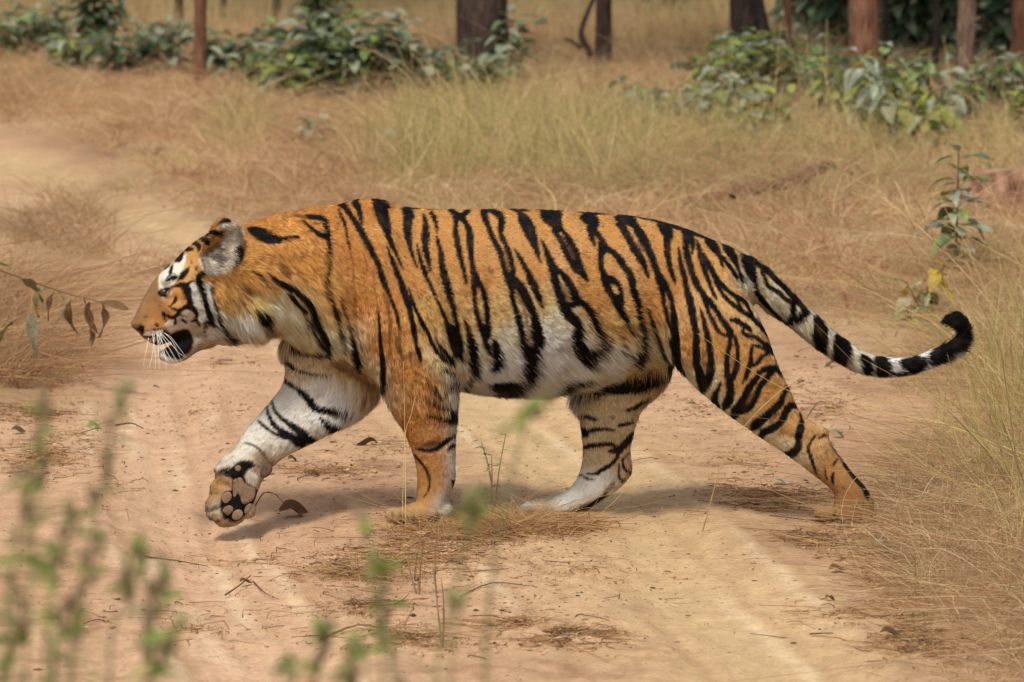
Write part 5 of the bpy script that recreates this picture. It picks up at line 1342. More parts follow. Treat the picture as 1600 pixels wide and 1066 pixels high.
def put_leaf(parent, kind, p, az, pitch, roll, size):
    me = LEAF[kind][random.randrange(3)]
    o = bpy.data.objects.new('leaf', me); COL.objects.link(o); o.parent = parent
    o.location = p; o.rotation_euler = (roll, -pitch, az); s = size * random.uniform(.82, 1.15); o.scale = (s, s * random.uniform(.85, 1.1), s)
    return o
def plant(name, label, px, py, hgt, stems, nodes, leaf, kinds, spread=.35, per=2, cat='plant', group=None, lean=0.0, low=.25, pitch=(.25, -.4), stem_r=.006, base=None, topbare=0):
    b = Vector(gq(px, py)) if base is None else Vector(base)
    root = empty(name, b, label, cat, group)
    for s in range(stems):
        az = random.uniform(0, 2 * math.pi); hh = hgt * random.uniform(.65, 1.05) if s else hgt
        tx = math.cos(az) * spread * hh * (random.uniform(.3, 1) if s or stems > 2 else .3) + lean * hh; ty = math.sin(az) * spread * hh * random.uniform(.3, 1)
        pts = [Vector((tx * t ** 1.3, ty * t ** 1.3, hh * t - (.03 if t == 0 else 0))) for t in (0, .25, .5, .75, 1)]
        cp = catmull(pts, 3)
        link('stem', tube_mesh('stem', cp, np.linspace(stem_r, stem_r * .4, len(cp)), 5), M_STEM, root)
        ga = random.uniform(0, 6)
        for k in range(nodes):
            t = low + (1 - low) * (k + .5) / nodes
            q = Vector(cp[min(int(t * (len(cp) - 1)), len(cp) - 1)])
            q = q.lerp(Vector(cp[min(int(t * (len(cp) - 1)) + 1, len(cp) - 1)]), (t * (len(cp) - 1)) % 1)
            ga += 1.57 + random.uniform(-.3, .3)
            for j in range(per):
                a = ga + j * 2 * math.pi / per + random.uniform(-.35, .35)
                pi_ = pitch[1] + (pitch[0] - pitch[1]) * t + random.uniform(-.25, .25)
                put_leaf(root, random.choice(kinds), q + Vector((math.cos(a), math.sin(a), 0)) * .16 * leaf, a, pi_, random.uniform(-.4, .4), leaf * (1.05 - .35 * t))
        put_leaf(root, random.choice(kinds), Vector(cp[-1]), random.uniform(0, 6), .5, 0, leaf * .6)
    return root
G1 = 'broad-leaved bushes along the far verge'
plant('sapling', 'tall dark sapling at the left edge of the meadow, its top cut by the frame', 152, 92, 1.05, 9, 11, 0.214, ['deep', 'dark', 'grey', 'dark'], 0.30, 2, 'sapling', G1)
plant('bush', 'low grey-green bush left of the tall dark sapling', 62, 92, 0.48, 10, 7, 0.236, ['grey', 'grey', 'dark', 'mid'], 1.00, 2, 'bush', G1)
plant('bush', 'yellow-tinged low bush at the foot of the tall dark sapling', 118, 112, 0.28, 8, 6, 0.214, ['lime', 'grey', 'mid'], 1.00, 2, 'bush', G1)
plant('bush', 'grey-green bush between the tall dark sapling and the thin reddish trunk', 238, 116, 0.42, 10, 7, 0.224, ['grey', 'dark', 'grey'], 1.12, 2, 'bush', G1)
plant('bush', 'low green bush just right of the thin reddish trunk', 368, 128, 0.42, 10, 7, 0.224, ['grey', 'dark', 'mid'], 1.12, 2, 'bush', G1)
plant('sapling', 'upright dark green sapling rising out of the largest bush', 512, 128, 0.98, 10, 12, 0.182, ['deep', 'dark', 'dark', 'mid'], 0.28, 2, 'sapling', G1)
plant('bush', 'largest bush of big grey-green leaves, left of the thick tree trunk', 530, 158, 0.62, 15, 9, 0.278, ['grey', 'grey', 'dark', 'mid'], 0.94, 2, 'bush', G1)
plant('bush', 'bush with yellow-green lower leaves in front of the largest bush', 452, 158, 0.32, 10, 6, 0.245, ['grey', 'lime', 'mid'], 1.00, 2, 'bush', G1)
plant('bush', 'grey-green bush between the largest bush and the thick tree trunk', 655, 156, 0.50, 13, 8, 0.245, ['grey', 'dark', 'grey'], 1.00, 2, 'bush', G1)
plant('bush', 'bush growing against the foot of the thick tree trunk', 742, 160, 0.30, 11, 7, 0.236, ['dark', 'grey', 'mid'], 1.00, 2, 'bush', G1)
plant('sapling', 'leaning sapling whose twig reaches up right of the thick tree trunk', 775, 150, 0.62, 6, 8, 0.182, ['grey', 'dark'], 0.35, 2, 'sapling', G1, lean=.35)
plant('weed', 'small drooping pale sprig in the dry grass, left of the pair', 482, 232, .20, 2, 3, .17, ['dust', 'grey', 'lime'], .8, 3, 'plant', 'pale drooping sprigs in the dry grass')
plant('weed', 'small drooping pale sprig in the dry grass, right of the pair', 622, 252, .19, 2, 3, .18, ['dust', 'grey', 'dust'], .8, 3, 'plant', 'pale drooping sprigs in the dry grass')
plant('bush', 'bush of bright yellow-green leaves in front of the forked dark trunk', 1130, 190, 0.60, 12, 8, 0.236, ['mid', 'lime', 'dark', 'grey'], 0.94, 2, 'bush', G1)
plant('bush', 'tall bush between the forked dark trunk and the reddish trunk', 1215, 185, 0.60, 12, 9, 0.202, ['grey', 'dark', 'mid', 'mid'], 0.75, 2, 'bush', G1)
plant('bush', 'spreading blue-green bush at the edge of the tall grass, left of the forked trunk', 1082, 218, 0.40, 10, 6, 0.236, ['grey', 'mid', 'grey'], 1.25, 2, 'bush', G1)
plant('bush', 'dark bush at the foot of the reddish trunk', 1290, 165, 0.42, 10, 8, 0.202, ['dark', 'deep', 'mid'], 1.00, 2, 'bush', G1)
plant('bush', 'large-leaved bush with hanging yellow-green leaves left of the speckled trunk', 1385, 232, 0.62, 10, 8, 0.267, ['grey', 'lime', 'mid', 'grey'], 0.69, 2, 'bush', G1, pitch=(-.2, -1.1))
plant('bush', 'pale hanging leaves of a low bush right of the large-leaved bush', 1440, 245, 0.46, 8, 7, 0.236, ['lime', 'dust', 'grey'], 0.75, 2, 'bush', G1, pitch=(-.3, -1.1))
plant('bush', 'green bush right of the speckled trunk', 1560, 195, 0.50, 11, 9, 0.182, ['mid', 'dark', 'grey'], 0.75, 2, 'bush', G1)
plant('weed', 'single small green shoot in the tall grass behind the tiger\'s rump', 1122, 285, .24, 1, 4, .13, ['mid', 'lime'], .2, 2, 'plant')
plant('sapling', 'slender sapling with few leaves in front of the red earth mound', 1493, 438, .60, 2, 8, .17, ['grey', 'dark', 'mid'], .08, 2, 'sapling', low=.3, stem_r=.007)
plant('weed', 'low plant with yellow and pale leaves above the tail', 1442, 500, .24, 3, 3, .13, ['yel', 'dust', 'olive', 'yel'], .5, 2, 'plant', pitch=(-.4, -1.0))
plant('weed', 'pale-leaved shoot beside the yellow-leaved plant', 1420, 512, .08, 1, 2, .13, ['dust', 'lime'], .3, 2, 'plant')
plant('weed', 'small green shoot at the foot of the red earth mound', 1556, 322, .22, 2, 3, .14, ['lime', 'mid'], .5, 2, 'plant')
plant('bush', 'low pale-leaved bush in the grass right of the spreading blue-green bush', 1180, 232, .34, 7, 5, .22, ['grey', 'lime', 'mid'], .9, 2, 'bush', G1)
plant('bush', 'leafy bush between the dark bush and the large-leaved bush on the right', 1322, 205, .46, 8, 6, .22, ['grey', 'mid', 'lime'], .7, 2, 'bush', G1)
plant('bush', 'broad green bush left of the speckled trunk base', 1478, 215, .44, 8, 6, .21, ['mid', 'grey', 'dark'], .8, 2, 'bush', G1)
plant('bush', 'bush cut by the right edge of the frame, under the cut-off reddish trunk', 1602, 228, .46, 7, 6, .21, ['mid', 'grey', 'lime'], .7, 2, 'bush', G1)
plant('bush', 'small pale bush in the grass left of the forked trunk bushes', 1022, 205, .28, 6, 4, .20, ['grey', 'dust', 'mid'], .9, 2, 'bush', G1)
plant('bush', 'grey-green bush filling the gap right of the thin reddish trunk', 418, 146, .40, 8, 5, .22, ['grey', 'mid', 'dark'], .9, 2, 'bush', G1)
plant('bush', 'low bush at the left edge of the frame beside the grey-green bush', 12, 96, .40, 7, 5, .22, ['grey', 'dark', 'mid'], .9, 2, 'bush', G1)
plant('bush', 'low bush right of the yellow-tinged bush under the tall dark sapling', 182, 118, .34, 7, 5, .21, ['grey', 'mid', 'dark'], .9, 2, 'bush', G1)
# far leafy thicket behind the right-hand trunks
THK = 'leafy saplings of the far thicket'
for k, (px, py, hh, lab) in enumerate([(1290, 70, 1.3, 'leafy sapling of the far thicket behind the thin red stem'), (1385, 66, 1.6, 'dark leafy sapling of the far thicket right of the reddish trunk'), (1440, 78, 1.4, 'dark leafy sapling of the far thicket between the reddish and speckled trunks'),
                                  (1545, 70, 1.6, 'leafy sapling of the far thicket right of the speckled trunk'), (1040, 18, .7, 'dim far bush in the gap left of the forked trunk'), (1620, 90, 1.5, 'leafy sapling of the far thicket at the right edge'),
                                  (1250, 60, 1.2, 'leafy sapling of the far thicket between the forked trunk and the thin red stem'), (1318, 84, 1.2, 'leafy sapling of the far thicket hidden behind the broad reddish trunk'), (1415, 92, 1.1, 'lower leafy sapling of the far thicket left of the thinnest dark stem'), (1482, 92, 1.3, 'leafy sapling of the far thicket behind the speckled trunk'), (1570, 100, 1.2, 'lower leafy sapling of the far thicket before the cut-off reddish trunk')]):
    plant('sapling', lab, px, py, hh, 9, 10, .30, ['deep', 'deep', 'dark', 'grey'], .45, 2, 'sapling', THK, low=.05)
# drooping half-dry branch over the left grass clump
root = empty('drooping_branch', pt(-30, 410, 3.3), 'drooping branch of curled brown and olive leaves over the left grass clump', 'branch')
bp_ = [Vector(pt(x, y, 3.3 + .03 * i)) - root.location for i, (x, y) in enumerate([(-60, 400), (-10, 418), (40, 436), (85, 452), (125, 464), (168, 474)])]
link('stem', tube_mesh('stem', catmull(bp_, 3), np.linspace(.006, .002, 16), 5), M_STEM_D, root)
link('stem', tube_mesh('stem', [Vector(gpt(-60, 590)) - root.location, bp_[0] * .5 + (Vector(gpt(-60, 590)) - root.location) * .5 + Vector((-.02, 0, 0)), bp_[0]], [.008, .007, .006], 5), M_STEM_D, root)
for x, y, k, az, pi_, sz in [(10, 415, 'lime', 2.9, .1, .14), (30, 434, 'olive', .2, -.5, .13), (62, 452, 'olive', 3.4, -1.2, .10), (84, 456, 'dry', 3.0, -1.25, .12), (96, 462, 'dust', -.5, -1.15, .13), (110, 470, 'dry', 3.3, -1.35, .13), (132, 470, 'dry', .4, -1.3, .15), (140, 472, 'dry', 3.0, -1.4, .14), (160, 474, 'dry', .1, -1.35, .13), (160, 474, 'dry', 0, -.15, .10),
                             (46, 490, 'dust', -1.0, -1.25, .12), (42, 520, 'dust', -.6, -.7, .11), (20, 505, 'olive', 2.8, -.6, .11), (140, 515, 'dry', .9, -.9, .07)]:
    put_leaf(root, k, Vector(pt(x, y, 3.25 + random.uniform(-.08, .08))) - root.location, az, pi_, random.uniform(-.6, .6), sz)

# fallen leaves lying on the track
def fallen(px, py, size, kind, label, az, roll=0, group='dead leaves lying on the sand', z=.008):
    me = LEAF[kind][random.randrange(3)].copy()
    o = bpy.data.objects.new('fallen_leaf', me); COL.objects.link(o)
    for v in me.vertices:                                     # curl the dead leaf
        y = v.co.y; v.co.z += 1.6 * y * y * (1 if kind in ('dry', 'brown') else .4) + .08 * math.sin(7 * v.co.x)
        v.co.x -= .5
    p = gq(px, py); o.location = (p[0], p[1], p[2] + z + size * .1); o.rotation_euler = (roll, random.uniform(-.1, .1), az); o.scale = (size, size, size)
    return tag(o, label, 'leaf', group)
fallen(467, 808, .125, 'dry', 'large curled brown leaf on the sand right of the raised paw', .1, .45, z=.012)
fallen(572, 699, .085, 'brown', 'curled brown leaf on the sand between the two forelegs', 2.9, .5)
fallen(460, 722, .05, 'dry', 'dark curled leaf behind the raised foreleg', .6, .4)
fallen(497, 748, .05, 'dry', 'small dark leaf on the sand left of the standing foreleg', .2, .7)
fallen(152, 671, .085, 'mid', 'green leaf on the sand at the left of the track', .2, .5)
fallen(130, 578, .05, 'brown', 'small dark leaf at the foot of the left grass clump', .4, .2)
fallen(1316, 684, .085, 'dust', 'pale upturned leaf on the sand behind the hind leg', .3, .3)
fallen(1296, 573, .07, 'dust', 'pale leaf on the sand under the tail', 2.8, .3)
fallen(1222, 758, .07, 'dust', 'pale dry leaf in the litter before the rear hind foot', .2, .2)
fallen(1250, 775, .06, 'dust', 'grey leaf in the litter close to the rear hind foot', 1.0, .2)
fallen(1390, 858, .09, 'dust', 'long grey leaf in the litter at the edge of the right verge', .25, .1)
fallen(1395, 998, .07, 'dry', 'broken brown leaf near the lower right of the track', .1, .4)
fallen(1310, 895, .06, 'dry', 'dark leaf on the sand beside the right verge', .3, .3)
fallen(30, 678, .06, 'brown', 'dark curled leaf at the left edge of the litter', -.3, .5)
fallen(1300, 940, .05, 'dry', 'small flat brown leaf on the right side of the track', .6, .1)
fallen(386, 915, .05, 'dry', 'pale brown leaf beside a twig in the foreground', .6, .2)

# twigs
M_TWIG = mat_plain('twig', lin((112, 84, 62)), .85, .15, .3, 40)
def twig(pts, r, label, lift=.006):
    P = [Vector(gq(x, y)) + Vector((0, 0, lift + dz)) for x, y, dz in pts]
    o0 = P[0].copy(); cp = catmull([p - o0 for p in P], 3)
    o = link('twig', tube_mesh('twig', cp, np.linspace(r, r * .4, len(cp)), 5), M_TWIG, None, o0)
    return tag(o, label, 'twig', 'twigs lying on the track')
twig([(352, 933, 0), (376, 922, .01), (392, 910, .015)], .003, 'short pale twig in the foreground left of centre')
twig([(396, 912, 0), (415, 930, 0), (436, 940, 0)], .0025, 'thin twig lying across the foreground wheel track')
twig([(225, 873, 0), (270, 878, 0), (325, 888, 0)], .003, 'long straight twig across the left wheel track')
twig([(398, 795, 0), (412, 783, .02), (432, 786, .02), (450, 800, 0)], .0025, 'curved thin twig beside the curled brown leaf')
twig([(180, 667, 0), (205, 668, .01), (224, 672, 0)], .004, 'dark twig beside the green leaf')
twig([(718, 936, 0), (770, 917, .006), (840, 921, 0)], .0025, 'thin twig below the straw heap')
twig([(500, 1003, 0), (560, 985, .01), (610, 990, 0)], .004, 'bent brown twig at the bottom edge of the track')
twig([(655, 906, .0), (648, 925, .03), (652, 900, .06)], .003, 'short upright twig below the straw heap')
twig([(1240, 690, 0), (1275, 655, .05), (1290, 640, .02)], .003, 'thin twig standing on the sand behind the hind leg')
twig([(1265, 994, 0), (1290, 995, .004), (1302, 993, 0)], .0025, 'straight pale straw stalk at the right of the track')

# a few single stalks that stand out against the tiger and the verge
def stalk(px, py, pts, Y, r, c, label, head=0):
    root_p = Vector(pts[0])
    cp = catmull([Vector(p) - root_p for p in pts], 4)
    o = link('grass_stalk', tube_mesh('grass_stalk', cp, np.linspace(r, r * .45, len(cp)), 4), c, None, root_p)
    return tag(o, label, 'grass stalk', 'long single grass stalks')
M_STRAW = mat_plain('straw_stalk', lin((214, 182, 128)), .7, .2, .15, 30)
Yp = -.42
stalk(0, 0, [gpt(1215, 838), pt(1150, 760, Yp), pt(1165, 668, Yp), pt(1225, 610, Yp), pt(1278, 586, Yp)][1:] if False else [gpt(1098, 830), pt(1130, 720, Yp), pt(1165, 664, Yp), pt(1225, 607, Yp), pt(1280, 584, Yp)], Yp, .0022, M_STRAW, 'long arching straw stalk crossing in front of the rear hind leg')
stalk(0, 0, [gpt(634, 838), pt(633, 720, -.4), pt(632, 640, -.4), pt(630, 565, -.4)], -.4, .0013, M_STRAW, 'thin upright stalk in front of the standing foreleg')
stalk(0, 0, [gpt(628, 836), pt(632, 690, -.4), pt(642, 650, -.4), pt(649, 620, -.4)], -.4, .0013, M_STRAW, 'short leaning stalk in front of the standing foreleg')
stalk(0, 0, [gpt(1300, 760), pt(1255, 695, .35), pt(1235, 665, .35), pt(1228, 650, .35)], .35, .0012, M_STRAW, 'thin stalk beside the hock of the rear hind leg')
for i, (bx, by, tx, ty, lab) in enumerate([(800, 285, 600, 52, 'longest dry seed stalk leaning left above the shoulders'), (770, 275, 548, 70, 'dry stalk leaning far left across the largest bush'), (730, 262, 640, 80, 'dry stalk leaning left in front of the thick trunk bushes'), (760, 250, 712, 80, 'yellowish stalk nearly upright before the thick trunk'), (900, 240, 795, 82, 'reddish stalk leaning left right of the thick trunk'),
                                           (1205, 240, 1222, 28, 'tall plumed stalk bending right beside the forked trunk'), (1290, 230, 1292, 30, 'straight dry stalk left of the reddish trunk'), (1590, 470, 1370, 330, 'long pale stalk sweeping over the tail grass'), (1640, 480, 1505, 265, 'pale stalk crossing the red earth mound'), (1700, 690, 1330, 300, 'very long straw stalk arching left above the tail')]):
    b = Vector(gq(bx, by)); Yb = b.y; t_ = Vector(pt(tx, ty, Yb))
    m1 = b.lerp(t_, .4) + Vector((0, 0, .10 * (t_ - b).length)); m2 = b.lerp(t_, .75) + Vector((0, 0, .10 * (t_ - b).length))
    stalk(0, 0, [b, m1, m2, t_], Yb, .0035 if by < 300 else .0024, M_STRAW, lab)

# fallen rotten branch and the red earth mound
M_ROT = mat_plain('rotten_wood', lin((112, 82, 62)), .95, .1, .35, 14, .8)
def lumpy_tube(name, pts, rs, m, sub=5, M=12, amp=.25, sc=9):
    cp = catmull([list(p) + [r] for p, r in zip(pts, rs)], sub)
    me = tube_mesh(name, cp[:, :3], cp[:, 3], M)
    for v in me.vertices:
        nz = mnoise.noise(v.co * sc); c = min(cp, key=lambda q: (Vector(q[:3]) - v.co).length)
        v.co += (v.co - Vector(c[:3])) * amp * nz
    me.materials.append(m); return me
p0 = Vector(gq(1330, 296)); pl = [Vector(gq(x, y)) - p0 + Vector((0, 0, dz)) for x, y, dz in [(1330, 300, .10), (1290, 304, .16), (1235, 322, .13), (1180, 330, .11), (1110, 336, .09), (1068, 340, .05)]]
lg = bpy.data.objects.new('fallen_branch', lumpy_tube('fallen_branch', pl, [.015, .032, .038, .044, .036, .018], M_ROT)); COL.objects.link(lg); lg.location = p0
tag(lg, 'rotten brown branch lying in the dry grass behind the tiger\'s rump', 'branch')
M_CLAY = mat_plain('red_earth', lin((136, 100, 80)), .95, .08, .3, 13, 1.0, c2=lin((178, 138, 112)))
def mound():
    V = []; F = []; N, M = 14, 36
    for i in range(N + 1):
        t = i / N
        for j in range(M):
            th = 2 * math.pi * j / M
            r = .30 * (1 - .34 * t ** 1.4) if i < N else .05
            x, y = r * math.cos(th) * 1.15, r * math.sin(th) * .8
            z = .28 * min(t * 1.08, 1)
            nz = mnoise.noise(Vector((x * 6, y * 6, z * 6))) * .05 + mnoise.noise(Vector((x * 17, y * 17, z * 17))) * .022
            k = 1 + nz * 3.4
            V.append((x * k, y * k, z + nz * .5 - .03))
    for i in range(N):
        for j in range(M):
            k = (j + 1) % M; F.append((i * M + j, i * M + k, (i + 1) * M + k, (i + 1) * M + j))
    F.append(tuple(range(N * M, (N + 1) * M)))
    return mesh('earth_mound', V, F, False)
tag(link('earth_mound', mound(), M_CLAY, None, gq(1588, 338)), 'red earth mound with a crumbling top at the right edge', 'mound')

# ---------------------------------------------------------------- trees
def mat_bark(name, c, c2, sc=1.0):
    m, nt, b = mat(name)
    tc = nt.nodes.new('ShaderNodeTexCoord'); mp = nt.nodes.new('ShaderNodeMapping'); mp.inputs['Scale'].default_value = (14 * sc, 14 * sc, 2.6 * sc)
    nt.links.new(tc.outputs['Object'], mp.inputs[0])
    vo = nt.nodes.new('ShaderNodeTexVoronoi'); vo.feature = 'DISTANCE_TO_EDGE'; vo.inputs['Scale'].default_value = 2.2
    no = nt.nodes.new('ShaderNodeTexNoise'); no.inputs['Scale'].default_value = 2.5; no.inputs['Detail'].default_value = 9
    nt.links.new(mp.outputs[0], vo.inputs['Vector']); nt.links.new(mp.outputs[0], no.inputs['Vector'])
    rp = nt.nodes.new('ShaderNodeValToRGB'); rp.color_ramp.elements[0].color = (*lin(c), 1); rp.color_ramp.elements[1].color = (*lin(c2), 1)
    rp.color_ramp.elements[0].position = .35; rp.color_ramp.elements[1].position = .7
    nt.links.new(no.outputs['Fac'], rp.inputs[0]); nt.links.new(rp.outputs[0], b.inputs['Base Color'])
    bp = nt.nodes.new('ShaderNodeBump'); bp.inputs['Strength'].default_value = .9; bp.inputs['Distance'].default_value = .03
    nt.links.new(vo.outputs['Distance'], bp.inputs['Height']); nt.links.new(bp.outputs[0], b.inputs['Normal'])
    b.inputs['Roughness'].default_value = .95; b.inputs['Specular IOR Level'].default_value = .1
    return m
M_BARK = {'dark': mat_bark('bark_dark', (58, 48, 44), (92, 74, 64)), 'red': mat_bark('bark_reddish', (104, 72, 56), (146, 106, 84)), 'grey': mat_bark('bark_speckled', (96, 76, 64), (154, 128, 108), 1.6), 'black': mat_bark('bark_black', (38, 34, 34), (66, 56, 50))}
def crown_mesh(seed, n, rx, rz):
    r = np.random.default_rng(seed)
    cl = r.normal(0, 1, (26, 3)); cl /= np.linalg.norm(cl, axis=1)[:, None]; cl *= (r.random((26, 1)) ** .4)
    c = cl[r.integers(0, 26, n)] + r.normal(0, .16, (n, 3)); c *= [rx, rx, rz]
    a = r.normal(0, 1, (n, 3)); a /= np.linalg.norm(a, axis=1)[:, None]; b = np.cross(a, r.normal(0, 1, (n, 3))); b /= np.linalg.norm(b, axis=1)[:, None]
    s = r.uniform(.09, .17, (n, 1))
    V = np.stack([c - a * s, c + b * s * .45, c + a * s, c - b * s * .45], 1).reshape(-1, 3)
    return fast_mesh('crown', V, np.arange(n * 4).reshape(-1, 4))
CROWNS = [crown_mesh(i, 1700, 1.5, 1.0) for i in range(3)]
for c_ in CROWNS: c_.materials.append(ML['dark'])
def tree(px, py, w, h, bark, label, dx=0, fork=None, flare=1.25, cat='tree', crown=True):
    b = Vector(gq(px, py)); d = b.y + CAM_D; r = w / FPX * d / 2
    root = empty('tree', b, label, cat, 'trees of the open woodland')
    wob = [Vector((random.uniform(-.06, .06) * t * 3, random.uniform(-.1, .1) * t, 0)) for t in (0, .1, .3, .6, 1)]
    pts = [Vector((dx * t * h * 1.0, 0, h * t - .1)) + wob[i] * (t * 2) for i, t in enumerate((0, .1, .3, .6, 1))]
    rs = [r * flare, r * 1.03, r * .97, r * .7, r * .3]
    tr = bpy.data.objects.new('trunk', lumpy_tube('trunk', pts, rs, M_BARK[bark], 6, 16, .12, 3.5)); COL.objects.link(tr); tr.parent = root
    for k in range(4):
        z = h * random.uniform(.5, .85); a = k * 1.6 + random.uniform(0, 1); L_ = h * random.uniform(.18, .3)
        q = Vector((dx * z, 0, z))
        link('limb', tube_mesh('limb', [q, q + Vector((math.cos(a) * L_ * .5, math.sin(a) * L_ * .5, L_ * .35)), q + Vector((math.cos(a) * L_, math.sin(a) * L_, L_ * .8))], [r * .45, r * .3, r * .1], 7), M_BARK[bark], root)
    if fork:
        for f in fork:
            P = [Vector(pt(x, y, b.y)) - b for x, y in f[:-1]]
            link('limb', tube_mesh('limb', catmull(P, 4), np.linspace(f[-1], f[-1] * .5, 4 * (len(P) - 1) + 1), 8), M_BARK[bark], root)
    if crown:
        for k in range(2):
            c_ = bpy.data.objects.new('crown', random.choice(CROWNS)); COL.objects.link(c_); c_.parent = root
            c_.location = (dx * h + random.uniform(-.5, .5), random.uniform(-.5, .5), h * (.88 + .15 * k)); c_.rotation_euler = (0, 0, random.uniform(0, 6)); s = h / 8 * random.uniform(.8, 1.1); c_.scale = (s, s, s)
    return root
tree(753, 148, 74, 9.0, 'dark', 'tree with the thickest dark trunk, left of the centre')
tree(313, 136, 19, 6.0, 'red', 'young tree with a thin straight reddish trunk on the left')
tree(943, 118, 24, 6.5, 'dark', 'thin dark tree with a bare forked branch beside it', fork=[((925, 88), (908, 55), (916, 25), (935, -20), .03), ((908, 76), (895, 66), (882, 60), .02)])
tree(1168, 138, 44, 8.5, 'black', 'forked tree with two dark trunks close together', dx=-.035, fork=[((1185, 118), (1190, 70), (1182, 20), (1168, -60), .11)])
tree(1353, 168, 44, 8.5, 'red', 'tree with the broad reddish-brown trunk on the right', dx=-.02)
tree(1508, 204, 28, 6.5, 'grey', 'tree with a slim speckled trunk near the right edge')
tree(1596, 126, 30, 8.0, 'red', 'reddish tree trunk cut by the right edge of the frame')
tree(1231, 108, 12, 5.0, 'red', 'very thin red stem between the forked and the broad trunks')
tree(1462, 138, 11, 5.0, 'black', 'very thin dark stem just left of the speckled trunk')
tree(1384, 122, 10, 5.0, 'black', 'very thin dark stem just right of the broad reddish trunk')
tree(281, 48, 12, 6.0, 'dark', 'far grey stem left of the thin reddish trunk at the top edge')
tree(432, 44, 12, 6.0, 'dark', 'far grey stem at the top edge left of the upright sapling')
tree(350, 34, 10, 6.0, 'dark', 'faintest far stem just right of the thin reddish trunk')

# ---------------------------------------------------------------- out-of-focus weeds close to the camera
M_WSTEM = mat_plain('weed_stem', lin((122, 124, 78)), .8, .2, .2, 20)
LEAF['wl'] = [leaf_mesh('leaflet', mat_leaf('weed_leaf', (138, 162, 76), transl=.4, rough=.6, spec=.2), .5, .15, .3, 4)] * 3
M_BUD = mat_plain('weed_bud', lin((140, 120, 92)), .9, .1, .25, 30); M_BUD_G = mat_plain('weed_bud_green', lin((140, 142, 92)), .9, .1, .25, 30)
def bud_mesh(name, m):
    me = uv_sphere(name, 1.0, 8, 6, .55, .55, 1.0); me.materials.append(m); return me
BUDS = [bud_mesh('bud', M_BUD), bud_mesh('bud', M_BUD_G)]
def weed(path, Y, leaves, label, buds=16, r=.0022, bud_r=.0082, spike=.62):
    """a tall roadside weed: stem down to the ground, leaflets at given photo points, a spike of buds along the top"""
    top = [Vector(pt(x, y, Y)) for x, y in path]
    low = top[-1]; z0 = float(gz(np.array([low.x]), np.array([Y]), False)[0])
    root = empty('weed', (low.x + random.uniform(-.05, .05), Y, z0), label, 'weed', 'blurred weeds close to the camera')
    P = [root.location.copy(), root.location.lerp(low, .5) + Vector((random.uniform(-.02, .02), 0, 0))] + top[::-1]
    cp = catmull([p - root.location for p in P], 5)
    link('stem', tube_mesh('stem', cp, np.linspace(r * 1.4, r * .5, len(cp)), 5), M_WSTEM, root)
    seg = catmull([p - root.location for p in top], 8)
    for k in range(buds):
        t = (k / max(buds - 1, 1)) * spike
        q = Vector(seg[int(t * (len(seg) - 1))])
        o = bpy.data.objects.new('bud', random.choice(BUDS)); COL.objects.link(o); o.parent = root
        o.location = q + Vector((random.uniform(-1, 1), random.uniform(-1, 1), random.uniform(-.6, .6))) * bud_r * 1.3
        s = bud_r * random.uniform(.6, 1.2); o.scale = (s, s, s * random.uniform(1, 1.8)); o.rotation_euler = (random.uniform(-.6, .6), random.uniform(-.6, .6), 0)
    if buds > 6:
        for k in range(7):
            q = Vector(seg[random.randrange(len(seg))])
            put_leaf(root, 'wl', q + Vector((random.uniform(-.012, .012), random.uniform(-.02, .02), 0)), random.choice([0, math.pi]) + random.uniform(-.7, .7), random.uniform(-.3, .7), random.uniform(-.8, .8), random.uniform(.018, .032))
    for x, y, sz in leaves:
        put_leaf(root, 'wl', Vector(pt(x, y, Y + random.uniform(-.02, .02))) - root.location, random.choice([0, math.pi]) + random.uniform(-.6, .6), random.uniform(-.4, .5), random.uniform(-.8, .8), sz * 1.5)
WN = -9.6
weed([(72, 610), (66, 660), (60, 740), (52, 850), (40, 1066)], WN, [(70, 700, .02), (66, 725, .022), (45, 740, .02), (60, 640, .016)], 'left blurred weed spike rising beside the grass clump', 14)
weed([(188, 612), (178, 660), (165, 740), (140, 860), (110, 1066)], WN, [(182, 690, .018), (160, 770, .018), (150, 800, .018)], 'tallest blurred weed spike below the tiger\'s head', 12)
weed([(40, 745), (36, 800), (26, 870), (10, 1066)], WN - .3, [(20, 868, .035), (34, 872, .03), (60, 880, .02)], 'blurred weed with a large bright leaf at the left edge', 10)
weed([(118, 800), (100, 850), (82, 930), (70, 1066)], WN, [(90, 790, .032), (98, 800, .026), (100, 974, .03), (86, 900, .02)], 'blurred weed with bright leaves below the green leaf', 16)
weed([(215, 840), (210, 890), (200, 930), (170, 1066)], WN, [(212, 925, .02), (196, 960, .02)], 'blurred weed spike at the lower left, with a thick brown top', 16, spike=.7)
weed([(290, 970), (270, 1000), (250, 1040), (235, 1120)], WN - .3, [(245, 1040, .034), (262, 1052, .03), (235, 1050, .03)], 'short blurred weed with a round bud and green leaf at the bottom edge', 9)
weed([(150, 836), (140, 890), (128, 960), (112, 1066)], WN, [(100, 880, .018), (140, 1000, .02), (120, 1020, .02)], 'leaning blurred weed between two taller spikes at lower left', 15, spike=.8)
weed([(20, 900), (22, 960), (18, 1010), (10, 1100)], WN, [(14, 980, .02), (30, 1030, .022), (50, 1000, .02), (10, 1040, .02)], 'low blurred weed in the bottom left corner', 15, spike=.9)
weed([(100, 930), (92, 980), (84, 1030), (80, 1100)], WN - .1, [(96, 985, .02), (80, 1020, .022), (112, 1040, .02)], 'low bushy blurred weed right of the corner weed', 15, spike=.9)
weed([(250, 880), (243, 930), (240, 990), (236, 1100)], WN, [(240, 960, .018), (252, 1000, .02)], 'blurred weed spike right of the thick brown one', 15, spike=.85)
